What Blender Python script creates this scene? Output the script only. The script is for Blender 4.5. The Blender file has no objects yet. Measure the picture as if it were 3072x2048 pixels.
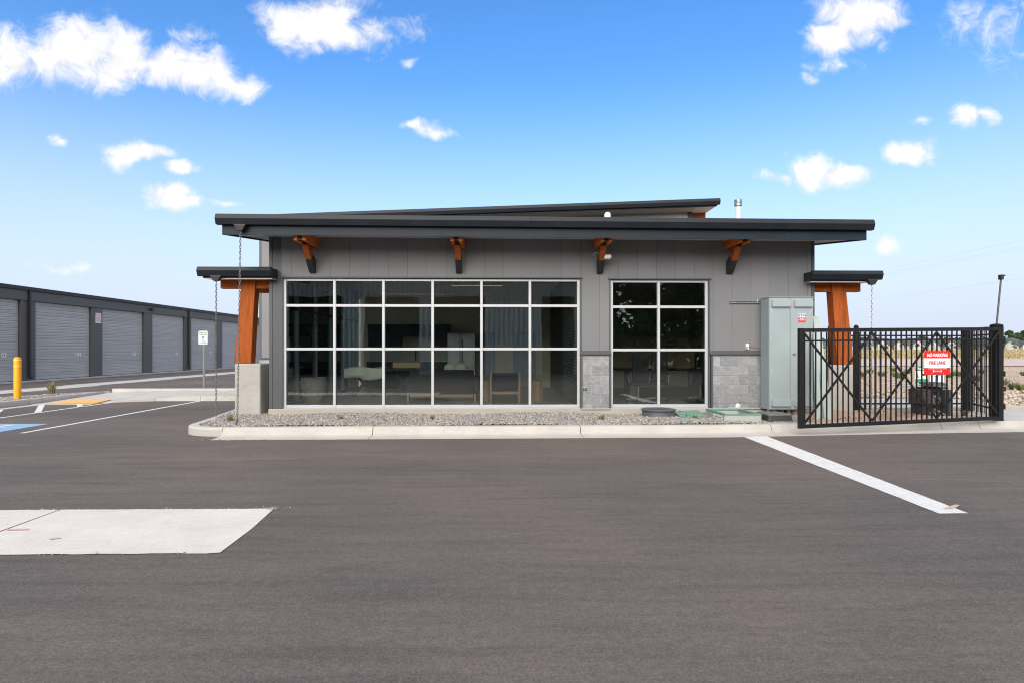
import bpy, bmesh, math, random
import numpy as np
from mathutils import Vector, Matrix

random.seed(7)
RNG = np.random.default_rng(7)
SC = bpy.context.scene
COL = SC.collection
R = math.radians

# ------------------------------------------------------------------ camera
CAM_H = 1.5
FPX = 1800.0                       # focal length in pixels of a 3072 px wide frame
YAW = math.atan(36.0 / FPX)
HORIZON = 1050.0
cam_data = bpy.data.cameras.new('camera')
cam = bpy.data.objects.new('camera', cam_data)
COL.objects.link(cam)
cam.location = (0, 0, CAM_H)
cam.rotation_euler = (R(90), 0, -YAW)
cam_data.sensor_width = 36
cam_data.sensor_fit = 'HORIZONTAL'
cam_data.lens = FPX / 3072 * 36
cam_data.shift_y = (HORIZON - 1024) / 3072
cam_data.clip_start = 0.05
cam_data.clip_end = 6000
SC.camera = cam

# ------------------------------------------------------------------ world, sun, exposure
SUN_AZ = R(-166)                   # compass angle from +Y towards +X: behind the camera, to its left
SUN_EL = R(29)
SKY_STRENGTH = 0.123
SUN_STRENGTH = 2.45
SC.view_settings.view_transform = 'Standard'
SC.view_settings.look = 'None'
SC.view_settings.gamma = 1
SC.view_settings.exposure = 1.1
SC.view_settings.use_curve_mapping = False
SC.cycles.use_denoising = True
SC.cycles.pixel_filter_type = 'BLACKMAN_HARRIS'
SC.cycles.filter_width = 1.1
SC.cycles.max_bounces = 8
SC.cycles.transparent_max_bounces = 24
SC.cycles.caustics_reflective = False
SC.cycles.caustics_refractive = False
SC.cycles.sample_clamp_indirect = 4

world = bpy.data.worlds.new('World')
SC.world = world
world.use_nodes = True


class NT:
    """small helper for building node trees"""
    def __init__(self, tree):
        self.t = tree
        self.n = tree.nodes
        self.l = tree.links

    def new(self, typ, **kw):
        nd = self.n.new(typ)
        for k, v in kw.items():
            setattr(nd, k, v)
        return nd

    def put(self, sock, val):
        if isinstance(val, bpy.types.NodeSocket):
            self.l.new(val, sock)
        elif val is not None:
            sock.default_value = val

    def math(self, op, a, b=None, c=None, clamp=False):
        nd = self.new('ShaderNodeMath', operation=op)
        nd.use_clamp = clamp
        for i, v in enumerate((a, b, c)):
            if v is not None:
                self.put(nd.inputs[i], v)
        return nd.outputs[0]

    def vmath(self, op, a, b=None, out=0):
        nd = self.new('ShaderNodeVectorMath', operation=op)
        self.put(nd.inputs[0], a)
        if b is not None:
            self.put(nd.inputs[1], b)
        return nd.outputs['Value'] if op in ('LENGTH', 'DOT_PRODUCT', 'DISTANCE') else nd.outputs[0]

    def noise(self, vec, scale, detail=4, rough=.55, distortion=0, dims='3D'):
        nd = self.new('ShaderNodeTexNoise')
        nd.noise_dimensions = dims
        self.put(nd.inputs['Vector'], vec)
        nd.inputs['Scale'].default_value = scale
        nd.inputs['Detail'].default_value = detail
        nd.inputs['Roughness'].default_value = rough
        nd.inputs['Distortion'].default_value = distortion
        return nd.outputs[0]

    def ramp(self, fac, stops, interp='LINEAR'):
        nd = self.new('ShaderNodeValToRGB')
        cr = nd.color_ramp
        cr.interpolation = interp
        while len(cr.elements) < len(stops):
            cr.elements.new(0.5)
        for e, (p, c) in zip(cr.elements, stops):
            e.position = p
            e.color = c if len(c) == 4 else (*c, 1)
        self.put(nd.inputs[0], fac)
        return nd.outputs[0]

    def mix(self, fac, a, b, blend='MIX'):
        nd = self.new('ShaderNodeMix', data_type='RGBA', blend_type=blend)
        self.put(nd.inputs[0], fac)
        self.put(nd.inputs[6], a if isinstance(a, bpy.types.NodeSocket) else (*a, 1))
        self.put(nd.inputs[7], b if isinstance(b, bpy.types.NodeSocket) else (*b, 1))
        return nd.outputs[2]

    def smooth(self, v, lo, hi, a=0., b=1.):
        nd = self.new('ShaderNodeMapRange', interpolation_type='SMOOTHSTEP')
        self.put(nd.inputs[0], v)
        for i, x in ((1, lo), (2, hi), (3, a), (4, b)):
            nd.inputs[i].default_value = x
        return nd.outputs[0]


def build_world():
    t = NT(world.node_tree)
    t.n.clear()
    out = t.new('ShaderNodeOutputWorld')
    bg = t.new('ShaderNodeBackground')
    bg.inputs[1].default_value = SKY_STRENGTH
    t.l.new(bg.outputs[0], out.inputs[0])
    sky = t.new('ShaderNodeTexSky', sky_type='NISHITA')
    sky.sun_disc = False
    sky.sun_elevation = SUN_EL
    sky.sun_rotation = SUN_AZ
    sky.altitude = 800
    sky.air_density = 1.0
    sky.dust_density = 0.6
    sky.ozone_density = 2.2
    hs = t.new('ShaderNodeHueSaturation')
    hs.inputs['Hue'].default_value = 0.505
    hs.inputs['Saturation'].default_value = 1.27
    hs.inputs['Value'].default_value = 1.0
    t.l.new(sky.outputs[0], hs.inputs['Color'])
    skycol = hs.outputs[0]
    # fair-weather clouds: soft-edged puffs at fixed bearings, broken up by noise; the rest of the dome gets thicker cover, added for whiter fill light
    d = t.new('ShaderNodeTexCoord').outputs['Generated']
    sep = t.new('ShaderNodeSeparateXYZ')
    t.l.new(d, sep.inputs[0])
    ysafe = t.math('MAXIMUM', sep.outputs[1], 0.05)
    u = t.math('DIVIDE', sep.outputs[0], ysafe)
    v = t.math('DIVIDE', sep.outputs[2], ysafe)
    comb = t.new('ShaderNodeCombineXYZ')
    t.l.new(u, comb.inputs[0])
    t.l.new(v, comb.inputs[1])
    uv = comb.outputs[0]
    n1 = t.new('ShaderNodeTexNoise')
    n1.noise_dimensions = '2D'
    t.l.new(uv, n1.inputs['Vector'])
    n1.inputs['Scale'].default_value = 9
    n1.inputs['Detail'].default_value = 3
    warp = t.vmath('SUBTRACT', n1.outputs['Color'], (0.5, 0.5, 0.5))
    warp = t.vmath('MULTIPLY', warp, (0.075, 0.05, 0))
    uvw = t.vmath('ADD', uv, warp)
    # (x, y, half-width, half-height, density) on a 2352 px wide frame of the same view
    puffs = [(20, 135, 95, 62, 1), (170, 118, 120, 74, 1), (270, 132, 80, 60, 1), (120, 140, 90, 50, 1), (400, 158, 90, 44, .9),
             (480, 170, 85, 52, 1), (560, 198, 48, 32, .9), (432, 80, 46, 26, .45),
             (665, 50, 80, 42, 1), (740, 55, 85, 52, 1), (790, 88, 70, 36, .85), (850, 78, 60, 24, .6), (930, 62, 36, 18, .4), (800, 8, 70, 30, .45),
             (285, 358, 52, 30, 1), (345, 356, 56, 20, 1), (420, 385, 32, 16, .95), (400, 454, 58, 27, 1), (440, 466, 36, 15, .85),
             (524, 468, 34, 10, .5), (132, 325, 24, 11, .45), (240, 520, 0.1, 0.1, 0),
             (960, 292, 44, 14, .7), (1010, 314, 44, 17, .75), (1000, 304, 40, 16, .6),
             (1975, 30, 100, 58, 1), (1905, 88, 72, 44, .95), (1990, 80, 60, 40, .7), (1930, 160, 62, 22, .5), (1858, 188, 20, 14, .45),
             (2225, 268, 56, 30, 1), (2272, 262, 52, 24, .8), (2112, 282, 26, 12, .35), (2095, 358, 62, 22, .9),
             (1870, 392, 66, 36, 1), (1935, 402, 50, 28, 1), (1800, 412, 44, 16, .7), (2052, 551, 30, 19, .7),
             (2290, 70, 130, 60, .38), (150, 620, 60, 9, .35), (920, 137, 14, 9, .3)]
    dens = None
    k = 3072 / 2352
    for x, y, rx, ry, a in puffs:
        if a == 0:
            continue
        xc = (x * k - 1536) / FPX
        vz = (HORIZON - y * k) / FPX
        wx = xc * math.cos(YAW) + math.sin(YAW)
        wy = -xc * math.sin(YAW) + math.cos(YAW)
        c = (wx / wy, vz / wy, 0)
        q = t.vmath('SUBTRACT', uvw, c)
        q = t.vmath('MULTIPLY', q, (FPX / (rx * k * 1.04), FPX / (ry * k * 1.12), 0))
        ln = t.vmath('LENGTH', q)
        val = t.math('MULTIPLY_ADD', ln, -a * .9, a * 1.08)
        dens = val if dens is None else t.math('SMOOTH_MAX', dens, val, .12)
    front = t.smooth(sep.outputs[1], .2, .35)
    fb = t.noise(uv, 20, 10, .66, .4, '2D')
    fb2 = t.noise(uv, 7, 5, .6, 0, '2D')
    tex = t.math('MULTIPLY_ADD', fb, 1.3, -.62)
    tex = t.math('MULTIPLY_ADD', fb2, .5, t.math('SUBTRACT', tex, .25))
    fcl = t.smooth(t.math('ADD', dens, tex), -.0, .8)
    fcl = t.math('MULTIPLY', fcl, front)
    # the part of the sky outside the view: cloud cover raised to whiten the ambient
    back = t.noise(t.vmath('MULTIPLY', d, (1, 1, 2.2)), 3.2, 8, .6)
    bcl = t.smooth(back, .32, .56)
    bcl = t.math('MULTIPLY', bcl, t.math('SUBTRACT', 1.0, t.smooth(sep.outputs[1], .2, .5)))
    bcl = t.math('MULTIPLY', bcl, t.smooth(sep.outputs[2], .02, .2))
    cl = t.math('ADD', fcl, bcl, clamp=True)
    # thin light veil near the horizon
    veil = t.smooth(sep.outputs[2], .02, .43, 1., 0)
    skyv = t.mix(veil, skycol, VEIL)
    shade = t.smooth(fb, .3, .62, .9, 1.0)
    ccol = t.mix(1.0, CLOUD, (1, 1, 1), 'MULTIPLY')
    cs = t.new('ShaderNodeMix', data_type='RGBA', blend_type='MULTIPLY')
    cs.inputs[0].default_value = 1
    t.l.new(ccol, cs.inputs[6])
    t.l.new(shade, cs.inputs[7])
    fin = t.mix(cl, skyv, cs.outputs[2])
    t.l.new(fin, bg.inputs[0])


VEIL = (2.72, 3.06, 3.65)
CLOUD = (4.1, 4.05, 4.0)
build_world()

sun_data = bpy.data.lights.new('sun', 'SUN')
sun_data.energy = SUN_STRENGTH
sun_data.angle = R(62)          # a wide, hazy sun: the photograph shows no hard shadow edge
sun_data.color = (1.0, .925, .83)
sun = bpy.data.objects.new('sun', sun_data)
COL.objects.link(sun)
to_sun = Vector((math.sin(SUN_AZ) * math.cos(SUN_EL), math.cos(SUN_AZ) * math.cos(SUN_EL), math.sin(SUN_EL)))
sun.rotation_euler = (-to_sun).to_track_quat('-Z', 'Y').to_euler()
sun.location = (-20, -20, 40)

# ------------------------------------------------------------------ measuring helpers: a pixel of the photograph to a point on a known plane
CY, SY = math.cos(YAW), math.sin(YAW)


def ray(px, py):
    xc = (px - 1536) / FPX
    return Vector((xc * CY + SY, -xc * SY + CY, (HORIZON - py) / FPX))


def on_y(px, py, Y):
    d = ray(px, py)
    return Vector((0, 0, CAM_H)) + d * (Y / d.y)


def on_x(px, py, X):
    d = ray(px, py)
    return Vector((0, 0, CAM_H)) + d * (X / d.x)


def on_z(px, py, Z=0.):
    d = ray(px, py)
    return Vector((0, 0, CAM_H)) + d * ((Z - CAM_H) / d.z)


# ------------------------------------------------------------------ mesh builder
WORLD_LOC = {}


def wl(o):
    return WORLD_LOC.get(o.name, Vector((0, 0, 0))) if o is not None else Vector((0, 0, 0))


class MB:
    def __init__(self):
        self.v = []
        self.f = []

    def add(self, verts, faces):
        b = len(self.v)
        self.v += [tuple(p) for p in verts]
        self.f += [tuple(i + b for i in f) for f in faces]
        return self

    def box(self, x0, x1, y0, y1, z0, z1):
        if x0 > x1: x0, x1 = x1, x0
        if y0 > y1: y0, y1 = y1, y0
        if z0 > z1: z0, z1 = z1, z0
        v = [(x, y, z) for z in (z0, z1) for y in (y0, y1) for x in (x0, x1)]
        return self.add(v, [(0, 2, 3, 1), (4, 5, 7, 6), (0, 1, 5, 4), (2, 6, 7, 3), (0, 4, 6, 2), (1, 3, 7, 5)])

    def loft(self, rings, cap=True):
        n = len(rings[0])
        v = [p for r in rings for p in r]
        f = []
        for i in range(len(rings) - 1):
            for j in range(n):
                k = (j + 1) % n
                f.append((i * n + j, i * n + k, (i + 1) * n + k, (i + 1) * n + j))
        if cap:
            f.append(tuple(reversed(range(n))))
            f.append(tuple(range((len(rings) - 1) * n, len(rings) * n)))
        return self.add(v, f)

    def beam(self, a, b, w, h, up=(0, 0, 1), w2=None, h2=None):
        """rectangular bar from a to b, w across, h along up"""
        a, b = Vector(a), Vector(b)
        d = (b - a).normalized()
        u = Vector(up)
        s = d.cross(u)
        if s.length < 1e-5:
            s = d.cross(Vector((1, 0, 0)))
        s.normalize()
        u = s.cross(d).normalized()
        w2 = w if w2 is None else w2
        h2 = h if h2 is None else h2

        def ring(p, w, h):
            return [p - s * w / 2 - u * h / 2, p + s * w / 2 - u * h / 2, p + s * w / 2 + u * h / 2, p - s * w / 2 + u * h / 2]
        return self.loft([ring(a, w, h), ring(b, w2, h2)])

    def tube(self, pts, r, n=8, cap=True):
        pts = [Vector(p) for p in pts]
        rings = []
        prev = None
        for i, p in enumerate(pts):
            a = pts[max(i - 1, 0)]
            b = pts[min(i + 1, len(pts) - 1)]
            d = (b - a).normalized()
            ref = prev if prev is not None else (Vector((0, 0, 1)) if abs(d.z) < .9 else Vector((1, 0, 0)))
            s = d.cross(ref)
            if s.length < 1e-4:
                s = d.cross(Vector((0, 1, 0)))
            s.normalize()
            u = s.cross(d).normalized()
            prev = u
            rr = r[i] if isinstance(r, (list, tuple)) else r
            rings.append([p + (s * math.cos(2 * math.pi * k / n) + u * math.sin(2 * math.pi * k / n)) * rr for k in range(n)])
        return self.loft(rings, cap)

    def lathe(self, prof, c=(0, 0, 0), n=24):
        c = Vector(c)
        rings = [[c + Vector((r * math.cos(2 * math.pi * k / n), r * math.sin(2 * math.pi * k / n), z)) for k in range(n)] for r, z in prof]
        return self.loft(rings, True)

    def prism(self, poly, z0, z1):
        return self.loft([[(x, y, z0) for x, y in poly], [(x, y, z1) for x, y in poly]])

    def prism_y(self, poly, y0, y1):
        """poly of (x, z)"""
        return self.loft([[(x, y0, z) for x, z in poly], [(x, y1, z) for x, z in poly]])

    def prism_x(self, poly, x0, x1, dz0=0, dz1=0):
        """poly of (y, z)"""
        return self.loft([[(x0, y, z + dz0) for y, z in poly], [(x1, y, z + dz1) for y, z in poly]])

    def face(self, pts):
        return self.add(pts, [tuple(range(len(pts)))])

    def build(self, name, mat, parent=None, smooth=None, bevel=0, seg=2, label=None, recalc=True):
        o0 = wl(parent)
        me = bpy.data.meshes.new(name)
        me.from_pydata([(p[0] - o0.x, p[1] - o0.y, p[2] - o0.z) for p in self.v], [], self.f)
        if recalc:
            bm = bmesh.new()
            bm.from_mesh(me)
            bmesh.ops.recalc_face_normals(bm, faces=bm.faces)
            bm.to_mesh(me)
            bm.free()
        if mat is not None:
            me.materials.append(mat)
        if smooth is not None:
            me.shade_smooth()
            me.set_sharp_from_angle(angle=R(smooth))
        o = bpy.data.objects.new(name, me)
        COL.objects.link(o)
        if parent is not None:
            o.parent = parent
            WORLD_LOC[o.name] = o0.copy()
        if bevel:
            m = o.modifiers.new('edges', 'BEVEL')
            m.width = bevel
            m.segments = seg
            m.limit_method = 'ANGLE'
            m.angle_limit = R(40)
        if label:
            o['label'] = label
        return o


def tag(o, label, cat, group=None, kind=None):
    if label: o['label'] = label
    if cat: o['category'] = cat
    if group: o['group'] = group
    if kind: o['kind'] = kind
    return o


def structure(o, label=None):
    o['kind'] = 'structure'
    if label: o['label'] = label
    return o


def root(name, loc, label=None, cat=None, group=None, kind=None):
    o = bpy.data.objects.new(name, None)
    o.empty_display_size = .2
    COL.objects.link(o)
    o.location = loc
    WORLD_LOC[o.name] = Vector(loc)
    return tag(o, label, cat, group, kind)


def sub(name, parent, loc=None):
    """an Empty part that holds sub-parts"""
    o = bpy.data.objects.new(name, None)
    o.empty_display_size = .1
    COL.objects.link(o)
    o.parent = parent
    p = wl(parent)
    loc = Vector(loc) if loc is not None else p
    o.location = loc - p
    WORLD_LOC[o.name] = loc.copy()
    return o


def place(me, name, parent, loc, rot=(0, 0, 0), scale=(1, 1, 1)):
    """another object that shares mesh data"""
    o = bpy.data.objects.new(name, me)
    COL.objects.link(o)
    p = wl(parent)
    o.location = Vector(loc) - p
    o.rotation_euler = rot
    o.scale = scale
    if parent is not None:
        o.parent = parent
    return o


def mesh_of(mb, name, mat, smooth=None):
    o = mb.build(name, mat, smooth=smooth)
    me = o.data
    bpy.data.objects.remove(o)
    return me


def lettering(name, body, size, mat, parent, loc, rot=(R(90), 0, 0), depth=.002, bold=0., align='CENTER', sx=1.0, line=1.0):
    cu = bpy.data.curves.new(name, 'FONT')
    cu.body = body
    cu.size = size
    cu.extrude = depth
    cu.offset = bold
    cu.align_x = align
    cu.align_y = 'CENTER'
    cu.space_line = line
    cu.resolution_u = 3
    tmp = bpy.data.objects.new(name, cu)
    COL.objects.link(tmp)
    me = bpy.data.meshes.new_from_object(tmp.evaluated_get(bpy.context.evaluated_depsgraph_get()))
    bpy.data.objects.remove(tmp)
    bpy.data.curves.remove(cu)
    me.materials.clear()
    me.materials.append(mat)
    return place(me, name, parent, loc, rot, (sx, 1, 1))

# ------------------------------------------------------------------ materials
def pbsdf(name):
    m = bpy.data.materials.new(name)
    m.use_nodes = True
    t = NT(m.node_tree)
    t.n.clear()
    out = t.new('ShaderNodeOutputMaterial')
    b = t.new('ShaderNodeBsdfPrincipled')
    t.l.new(b.outputs[0], out.inputs[0])
    return m, t, b


def pos(t, scale=None):
    p = t.new('ShaderNodeNewGeometry').outputs['Position']
    if scale is not None:
        p = t.vmath('MULTIPLY', p, scale)
    return p


def bump(t, b, height, strength, dist=.01):
    nd = t.new('ShaderNodeBump')
    nd.inputs['Strength'].default_value = strength
    nd.inputs['Distance'].default_value = dist
    t.l.new(height, nd.inputs['Height'])
    t.l.new(nd.outputs[0], b.inputs['Normal'])


def mul(c, k):
    return tuple(min(1, x * k) for x in c)


def plain(name, col, rough=.55, metal=0., var=.08, vs=3., fine=.05, fs=60., bmp=0., bs=80., spec=.5, stretch=None, dirt=None, dirt_s=1.2, per_piece=0.):
    """paint, metal, concrete: colour with broad and fine variation"""
    m, t, b = pbsdf(name)
    p = pos(t, stretch)
    n = t.noise(p, vs, 5, .6)
    c = t.ramp(n, [(.25, mul(col, 1 - var)), (.75, mul(col, 1 + var))])
    if fine:
        f = t.noise(p, fs, 3, .7)
        fr = t.ramp(f, [(.3, (1 - fine,) * 3), (.7, (1 + fine,) * 3)])
        c = t.mix(1.0, c, fr, 'MULTIPLY')
    if dirt is not None:
        dn = t.noise(p, dirt_s, 7, .65)
        c = t.mix(t.smooth(dn, .52, .78, 0, .7), c, dirt)
    if per_piece:
        ri = t.new('ShaderNodeObjectInfo').outputs['Random']
        rr = t.ramp(ri, [(0, (1 - per_piece,) * 3), (1, (1 + per_piece,) * 3)])
        c = t.mix(1.0, c, rr, 'MULTIPLY')
    t.l.new(c, b.inputs['Base Color'])
    rn = t.math('MULTIPLY_ADD', n, .2, rough - .1, clamp=True)
    t.l.new(rn, b.inputs['Roughness'])
    b.inputs['Metallic'].default_value = metal
    b.inputs['Specular IOR Level'].default_value = spec
    if bmp:
        bump(t, b, t.noise(p, bs, 4, .6), bmp)
    return m


def wood(name, stretch, col=(.35, .088, .02), dark=(.15, .03, .007)):
    m, t, b = pbsdf(name)
    p = pos(t, stretch)
    n = t.noise(p, 1.0, 6, .6, .8)
    n2 = t.noise(p, 5.0, 3, .6)
    c = t.ramp(n, [(.3, dark), (.5, col), (.8, mul(col, 1.3))])
    c = t.mix(t.smooth(n2, .52, .72, 0, .6), c, dark)
    kn = t.new('ShaderNodeTexVoronoi')
    t.l.new(pos(t, tuple(s * .12 for s in stretch)), kn.inputs['Vector'])
    kn.inputs['Scale'].default_value = 2.2
    c = t.mix(t.smooth(kn.outputs['Distance'], .03, .1, .75, 0), c, (.05, .012, .004))
    t.l.new(c, b.inputs['Base Color'])
    b.inputs['Roughness'].default_value = .7
    b.inputs['Specular IOR Level'].default_value = .12
    bump(t, b, n, .25, .006)
    return m


def asphalt_mat():
    m, t, b = pbsdf('asphalt')
    p = pos(t)
    streak = t.noise(t.vmath('MULTIPLY', p, (.7, 6.5, 1)), 1.0, 8, .7, .5)
    lane = t.noise(t.vmath('MULTIPLY', p, (.05, .55, 1)), 1.0, 4, .6)
    broad = t.noise(p, .3, 5, .6)
    mid = t.noise(p, 17., 4, .65)
    grit = t.noise(p, 60., 3, .75)
    fine = t.noise(p, 150., 2, .7)
    vor = t.new('ShaderNodeTexVoronoi')
    t.l.new(p, vor.inputs['Vector'])
    vor.inputs['Scale'].default_value = 62
    rnd = t.new('ShaderNodeSeparateColor')
    t.l.new(vor.outputs['Color'], rnd.inputs[0])
    c = t.ramp(broad, [(.3, (.11, .1, .094)), (.52, (.142, .122, .112)), (.72, (.172, .14, .124))])
    c = t.mix(1.0, c, t.ramp(lane, [(.3, (.86, .87, .88)), (.7, (1.1, 1.08, 1.07))]), 'MULTIPLY')
    c = t.mix(1.0, c, t.ramp(streak, [(.28, (.8, .8, .81)), (.5, (1, 1, 1)), (.72, (1.14, 1.12, 1.1))]), 'MULTIPLY')
    c = t.mix(1.0, c, t.ramp(mid, [(.28, (.84, .84, .84)), (.72, (1.15, 1.15, 1.14))]), 'MULTIPLY')
    c = t.mix(1.0, c, t.ramp(grit, [(.25, (.64, .64, .64)), (.5, (1, 1, 1)), (.78, (1.45, 1.42, 1.38))]), 'MULTIPLY')
    c = t.mix(1.0, c, t.ramp(fine, [(.3, (.75, .75, .75)), (.7, (1.25, 1.25, 1.25))]), 'MULTIPLY')
    chip = t.math('MULTIPLY', t.smooth(rnd.outputs[0], .8, .84), t.smooth(vor.outputs['Distance'], .22, .4, 1, 0))
    c = t.mix(t.math('MULTIPLY', chip, .22), c, (.36, .33, .3))
    dark = t.math('MULTIPLY', t.smooth(rnd.outputs[1], .82, .86), t.smooth(vor.outputs['Distance'], .22, .4, 1, 0))
    c = t.mix(t.math('MULTIPLY', dark, .3), c, (.04, .038, .036))
    sp = t.noise(t.vmath('MULTIPLY', p, (.8, 3.5, 1)), 3., 7, .8)
    c = t.mix(t.smooth(sp, .72, .8, 0, .3), c, (.34, .31, .28))
    t.l.new(c, b.inputs['Base Color'])
    t.l.new(t.math('MULTIPLY_ADD', streak, -.2, .98), b.inputs['Roughness'])
    b.inputs['Specular IOR Level'].default_value = .2
    h = t.math('ADD', t.math('MULTIPLY', grit, .7), t.math('MULTIPLY', streak, .5))
    bump(t, b, h, .6, .014)
    return m


def concrete_mat(name, col, dirt=(.36, .31, .26), speck=True, tint=None):
    m, t, b = pbsdf(name)
    p = pos(t)
    n = t.noise(p, 1.3, 6, .62)
    f = t.noise(p, 55, 4, .7)
    c = t.ramp(n, [(.25, mul(col, .86)), (.55, col), (.8, mul(col, 1.1))])
    c = t.mix(1.0, c, t.ramp(f, [(.3, (.9, .9, .9)), (.7, (1.08, 1.08, 1.07))]), 'MULTIPLY')
    st = t.noise(t.vmath('MULTIPLY', p, (.7, .7, .25)), 2.3, 7, .7, 1.)
    c = t.mix(t.smooth(st, .56, .74, 0, .45), c, dirt)
    if tint is not None:
        tn = t.noise(p, .8, 5, .6, 1.5)
        c = t.mix(t.smooth(tn, .58, .7, 0, .35), c, tint)
    if speck:
        v = t.new('ShaderNodeTexVoronoi')
        t.l.new(p, v.inputs['Vector'])
        v.inputs['Scale'].default_value = 7
        c = t.mix(t.smooth(v.outputs['Distance'], .03, .055, .8, 0), c, (.09, .085, .08))
    broom = t.noise(t.vmath('MULTIPLY', p, (4, 90, 40)), 1., 3, .6)
    c = t.mix(1.0, c, t.ramp(broom, [(.3, (.93, .93, .93)), (.7, (1.05, 1.05, 1.05))]), 'MULTIPLY')
    t.l.new(c, b.inputs['Base Color'])
    b.inputs['Roughness'].default_value = .85
    b.inputs['Specular IOR Level'].default_value = .3
    bump(t, b, f, .25, .006)
    return m


def block_mat():
    m, t, b = pbsdf('concrete_block')
    p = pos(t)
    v = t.new('ShaderNodeTexVoronoi')
    t.l.new(p, v.inputs['Vector'])
    v.inputs['Scale'].default_value = 120
    ri = t.new('ShaderNodeObjectInfo').outputs['Random']
    c0 = t.ramp(ri, [(0, (.21, .22, .236)), (.55, (.265, .271, .284)), (1, (.33, .33, .33))])
    rnd = t.new('ShaderNodeSeparateColor')
    t.l.new(v.outputs['Color'], rnd.inputs[0])
    c = t.mix(t.smooth(rnd.outputs[0], .7, .8, 0, .42), c0, (.55, .545, .53))
    c = t.mix(t.smooth(rnd.outputs[1], .78, .86, 0, .4), c, (.06, .06, .065))
    c = t.mix(1.0, c, t.ramp(t.noise(p, 9, 5), [(.3, (.84, .84, .85)), (.7, (1.16, 1.15, 1.14))]), 'MULTIPLY')
    t.l.new(c, b.inputs['Base Color'])
    b.inputs['Roughness'].default_value = .85
    b.inputs['Specular IOR Level'].default_value = .2
    bump(t, b, t.noise(p, 90, 3), .3, .006)
    return m


def brick_mat():
    m, t, b = pbsdf('dark_brick')
    p = pos(t)
    sw = t.new('ShaderNodeSeparateXYZ')
    t.l.new(p, sw.inputs[0])
    cb = t.new('ShaderNodeCombineXYZ')
    t.l.new(sw.outputs[1], cb.inputs[0])
    t.l.new(sw.outputs[2], cb.inputs[1])
    br = t.new('ShaderNodeTexBrick')
    t.l.new(cb.outputs[0], br.inputs['Vector'])
    br.inputs['Scale'].default_value = 1
    br.inputs['Brick Width'].default_value = .21
    br.inputs['Row Height'].default_value = .072
    br.inputs['Mortar Size'].default_value = .008
    br.inputs['Color1'].default_value = (.2, .2, .2, 1)
    br.inputs['Color2'].default_value = (.34, .34, .33, 1)
    br.inputs['Mortar'].default_value = (.06, .06, .06, 1)
    t.l.new(br.outputs[0], b.inputs['Base Color'])
    b.inputs['Roughness'].default_value = .8
    bump(t, b, br.outputs[1], -.6, .01)
    return m


def stone_mat(name, cols, rough=.8):
    m, t, b = pbsdf(name)
    g = t.new('ShaderNodeNewGeometry')
    ri = g.outputs['Random Per Island']
    c = t.ramp(ri, [(i / (len(cols) - 1), c) for i, c in enumerate(cols)])
    n = t.noise(g.outputs['Position'], 90, 3)
    c = t.mix(1.0, c, t.ramp(n, [(.3, (.85, .85, .85)), (.7, (1.12, 1.12, 1.12))]), 'MULTIPLY')
    t.l.new(c, b.inputs['Base Color'])
    b.inputs['Roughness'].default_value = rough
    return m


def leaf_mat(name, a, bcol, trans=.25):
    m, t, b = pbsdf(name)
    g = t.new('ShaderNodeNewGeometry')
    c = t.ramp(g.outputs['Random Per Island'], [(0, a), (1, bcol)])
    t.l.new(c, b.inputs['Base Color'])
    b.inputs['Roughness'].default_value = .6
    b.inputs['Specular IOR Level'].default_value = .3
    try:
        b.inputs['Transmission Weight'].default_value = 0
    except KeyError:
        pass
    return m


def glass_mat(name, tint, ior=1.6):
    m, t, b = pbsdf(name)
    t.n.remove(b)
    out = [n for n in t.n if n.bl_idname == 'ShaderNodeOutputMaterial'][0]
    tr = t.new('ShaderNodeBsdfTransparent')
    tr.inputs[0].default_value = (*tint, 1)
    gl = t.new('ShaderNodeBsdfGlossy')
    gl.inputs['Roughness'].default_value = 0.0
    gl.inputs['Color'].default_value = (.95, 1, .98, 1)
    fr = t.new('ShaderNodeFresnel')
    fr.inputs[0].default_value = ior
    # slow waviness of float glass
    nb = t.new('ShaderNodeBump')
    nb.inputs['Strength'].default_value = .02
    nb.inputs['Distance'].default_value = .05
    t.l.new(t.noise(pos(t), 1.6, 1), nb.inputs['Height'])
    t.l.new(nb.outputs[0], gl.inputs['Normal'])
    mx = t.new('ShaderNodeMixShader')
    t.l.new(fr.outputs[0], mx.inputs[0])
    t.l.new(tr.outputs[0], mx.inputs[1])
    t.l.new(gl.outputs[0], mx.inputs[2])
    t.l.new(mx.outputs[0], out.inputs[0])
    return m


def emit_mat(name, col, strength):
    m, t, b = pbsdf(name)
    b.inputs['Base Color'].default_value = (*col, 1)
    b.inputs['Emission Color'].default_value = (*col, 1)
    b.inputs['Emission Strength'].default_value = strength
    return m


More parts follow.
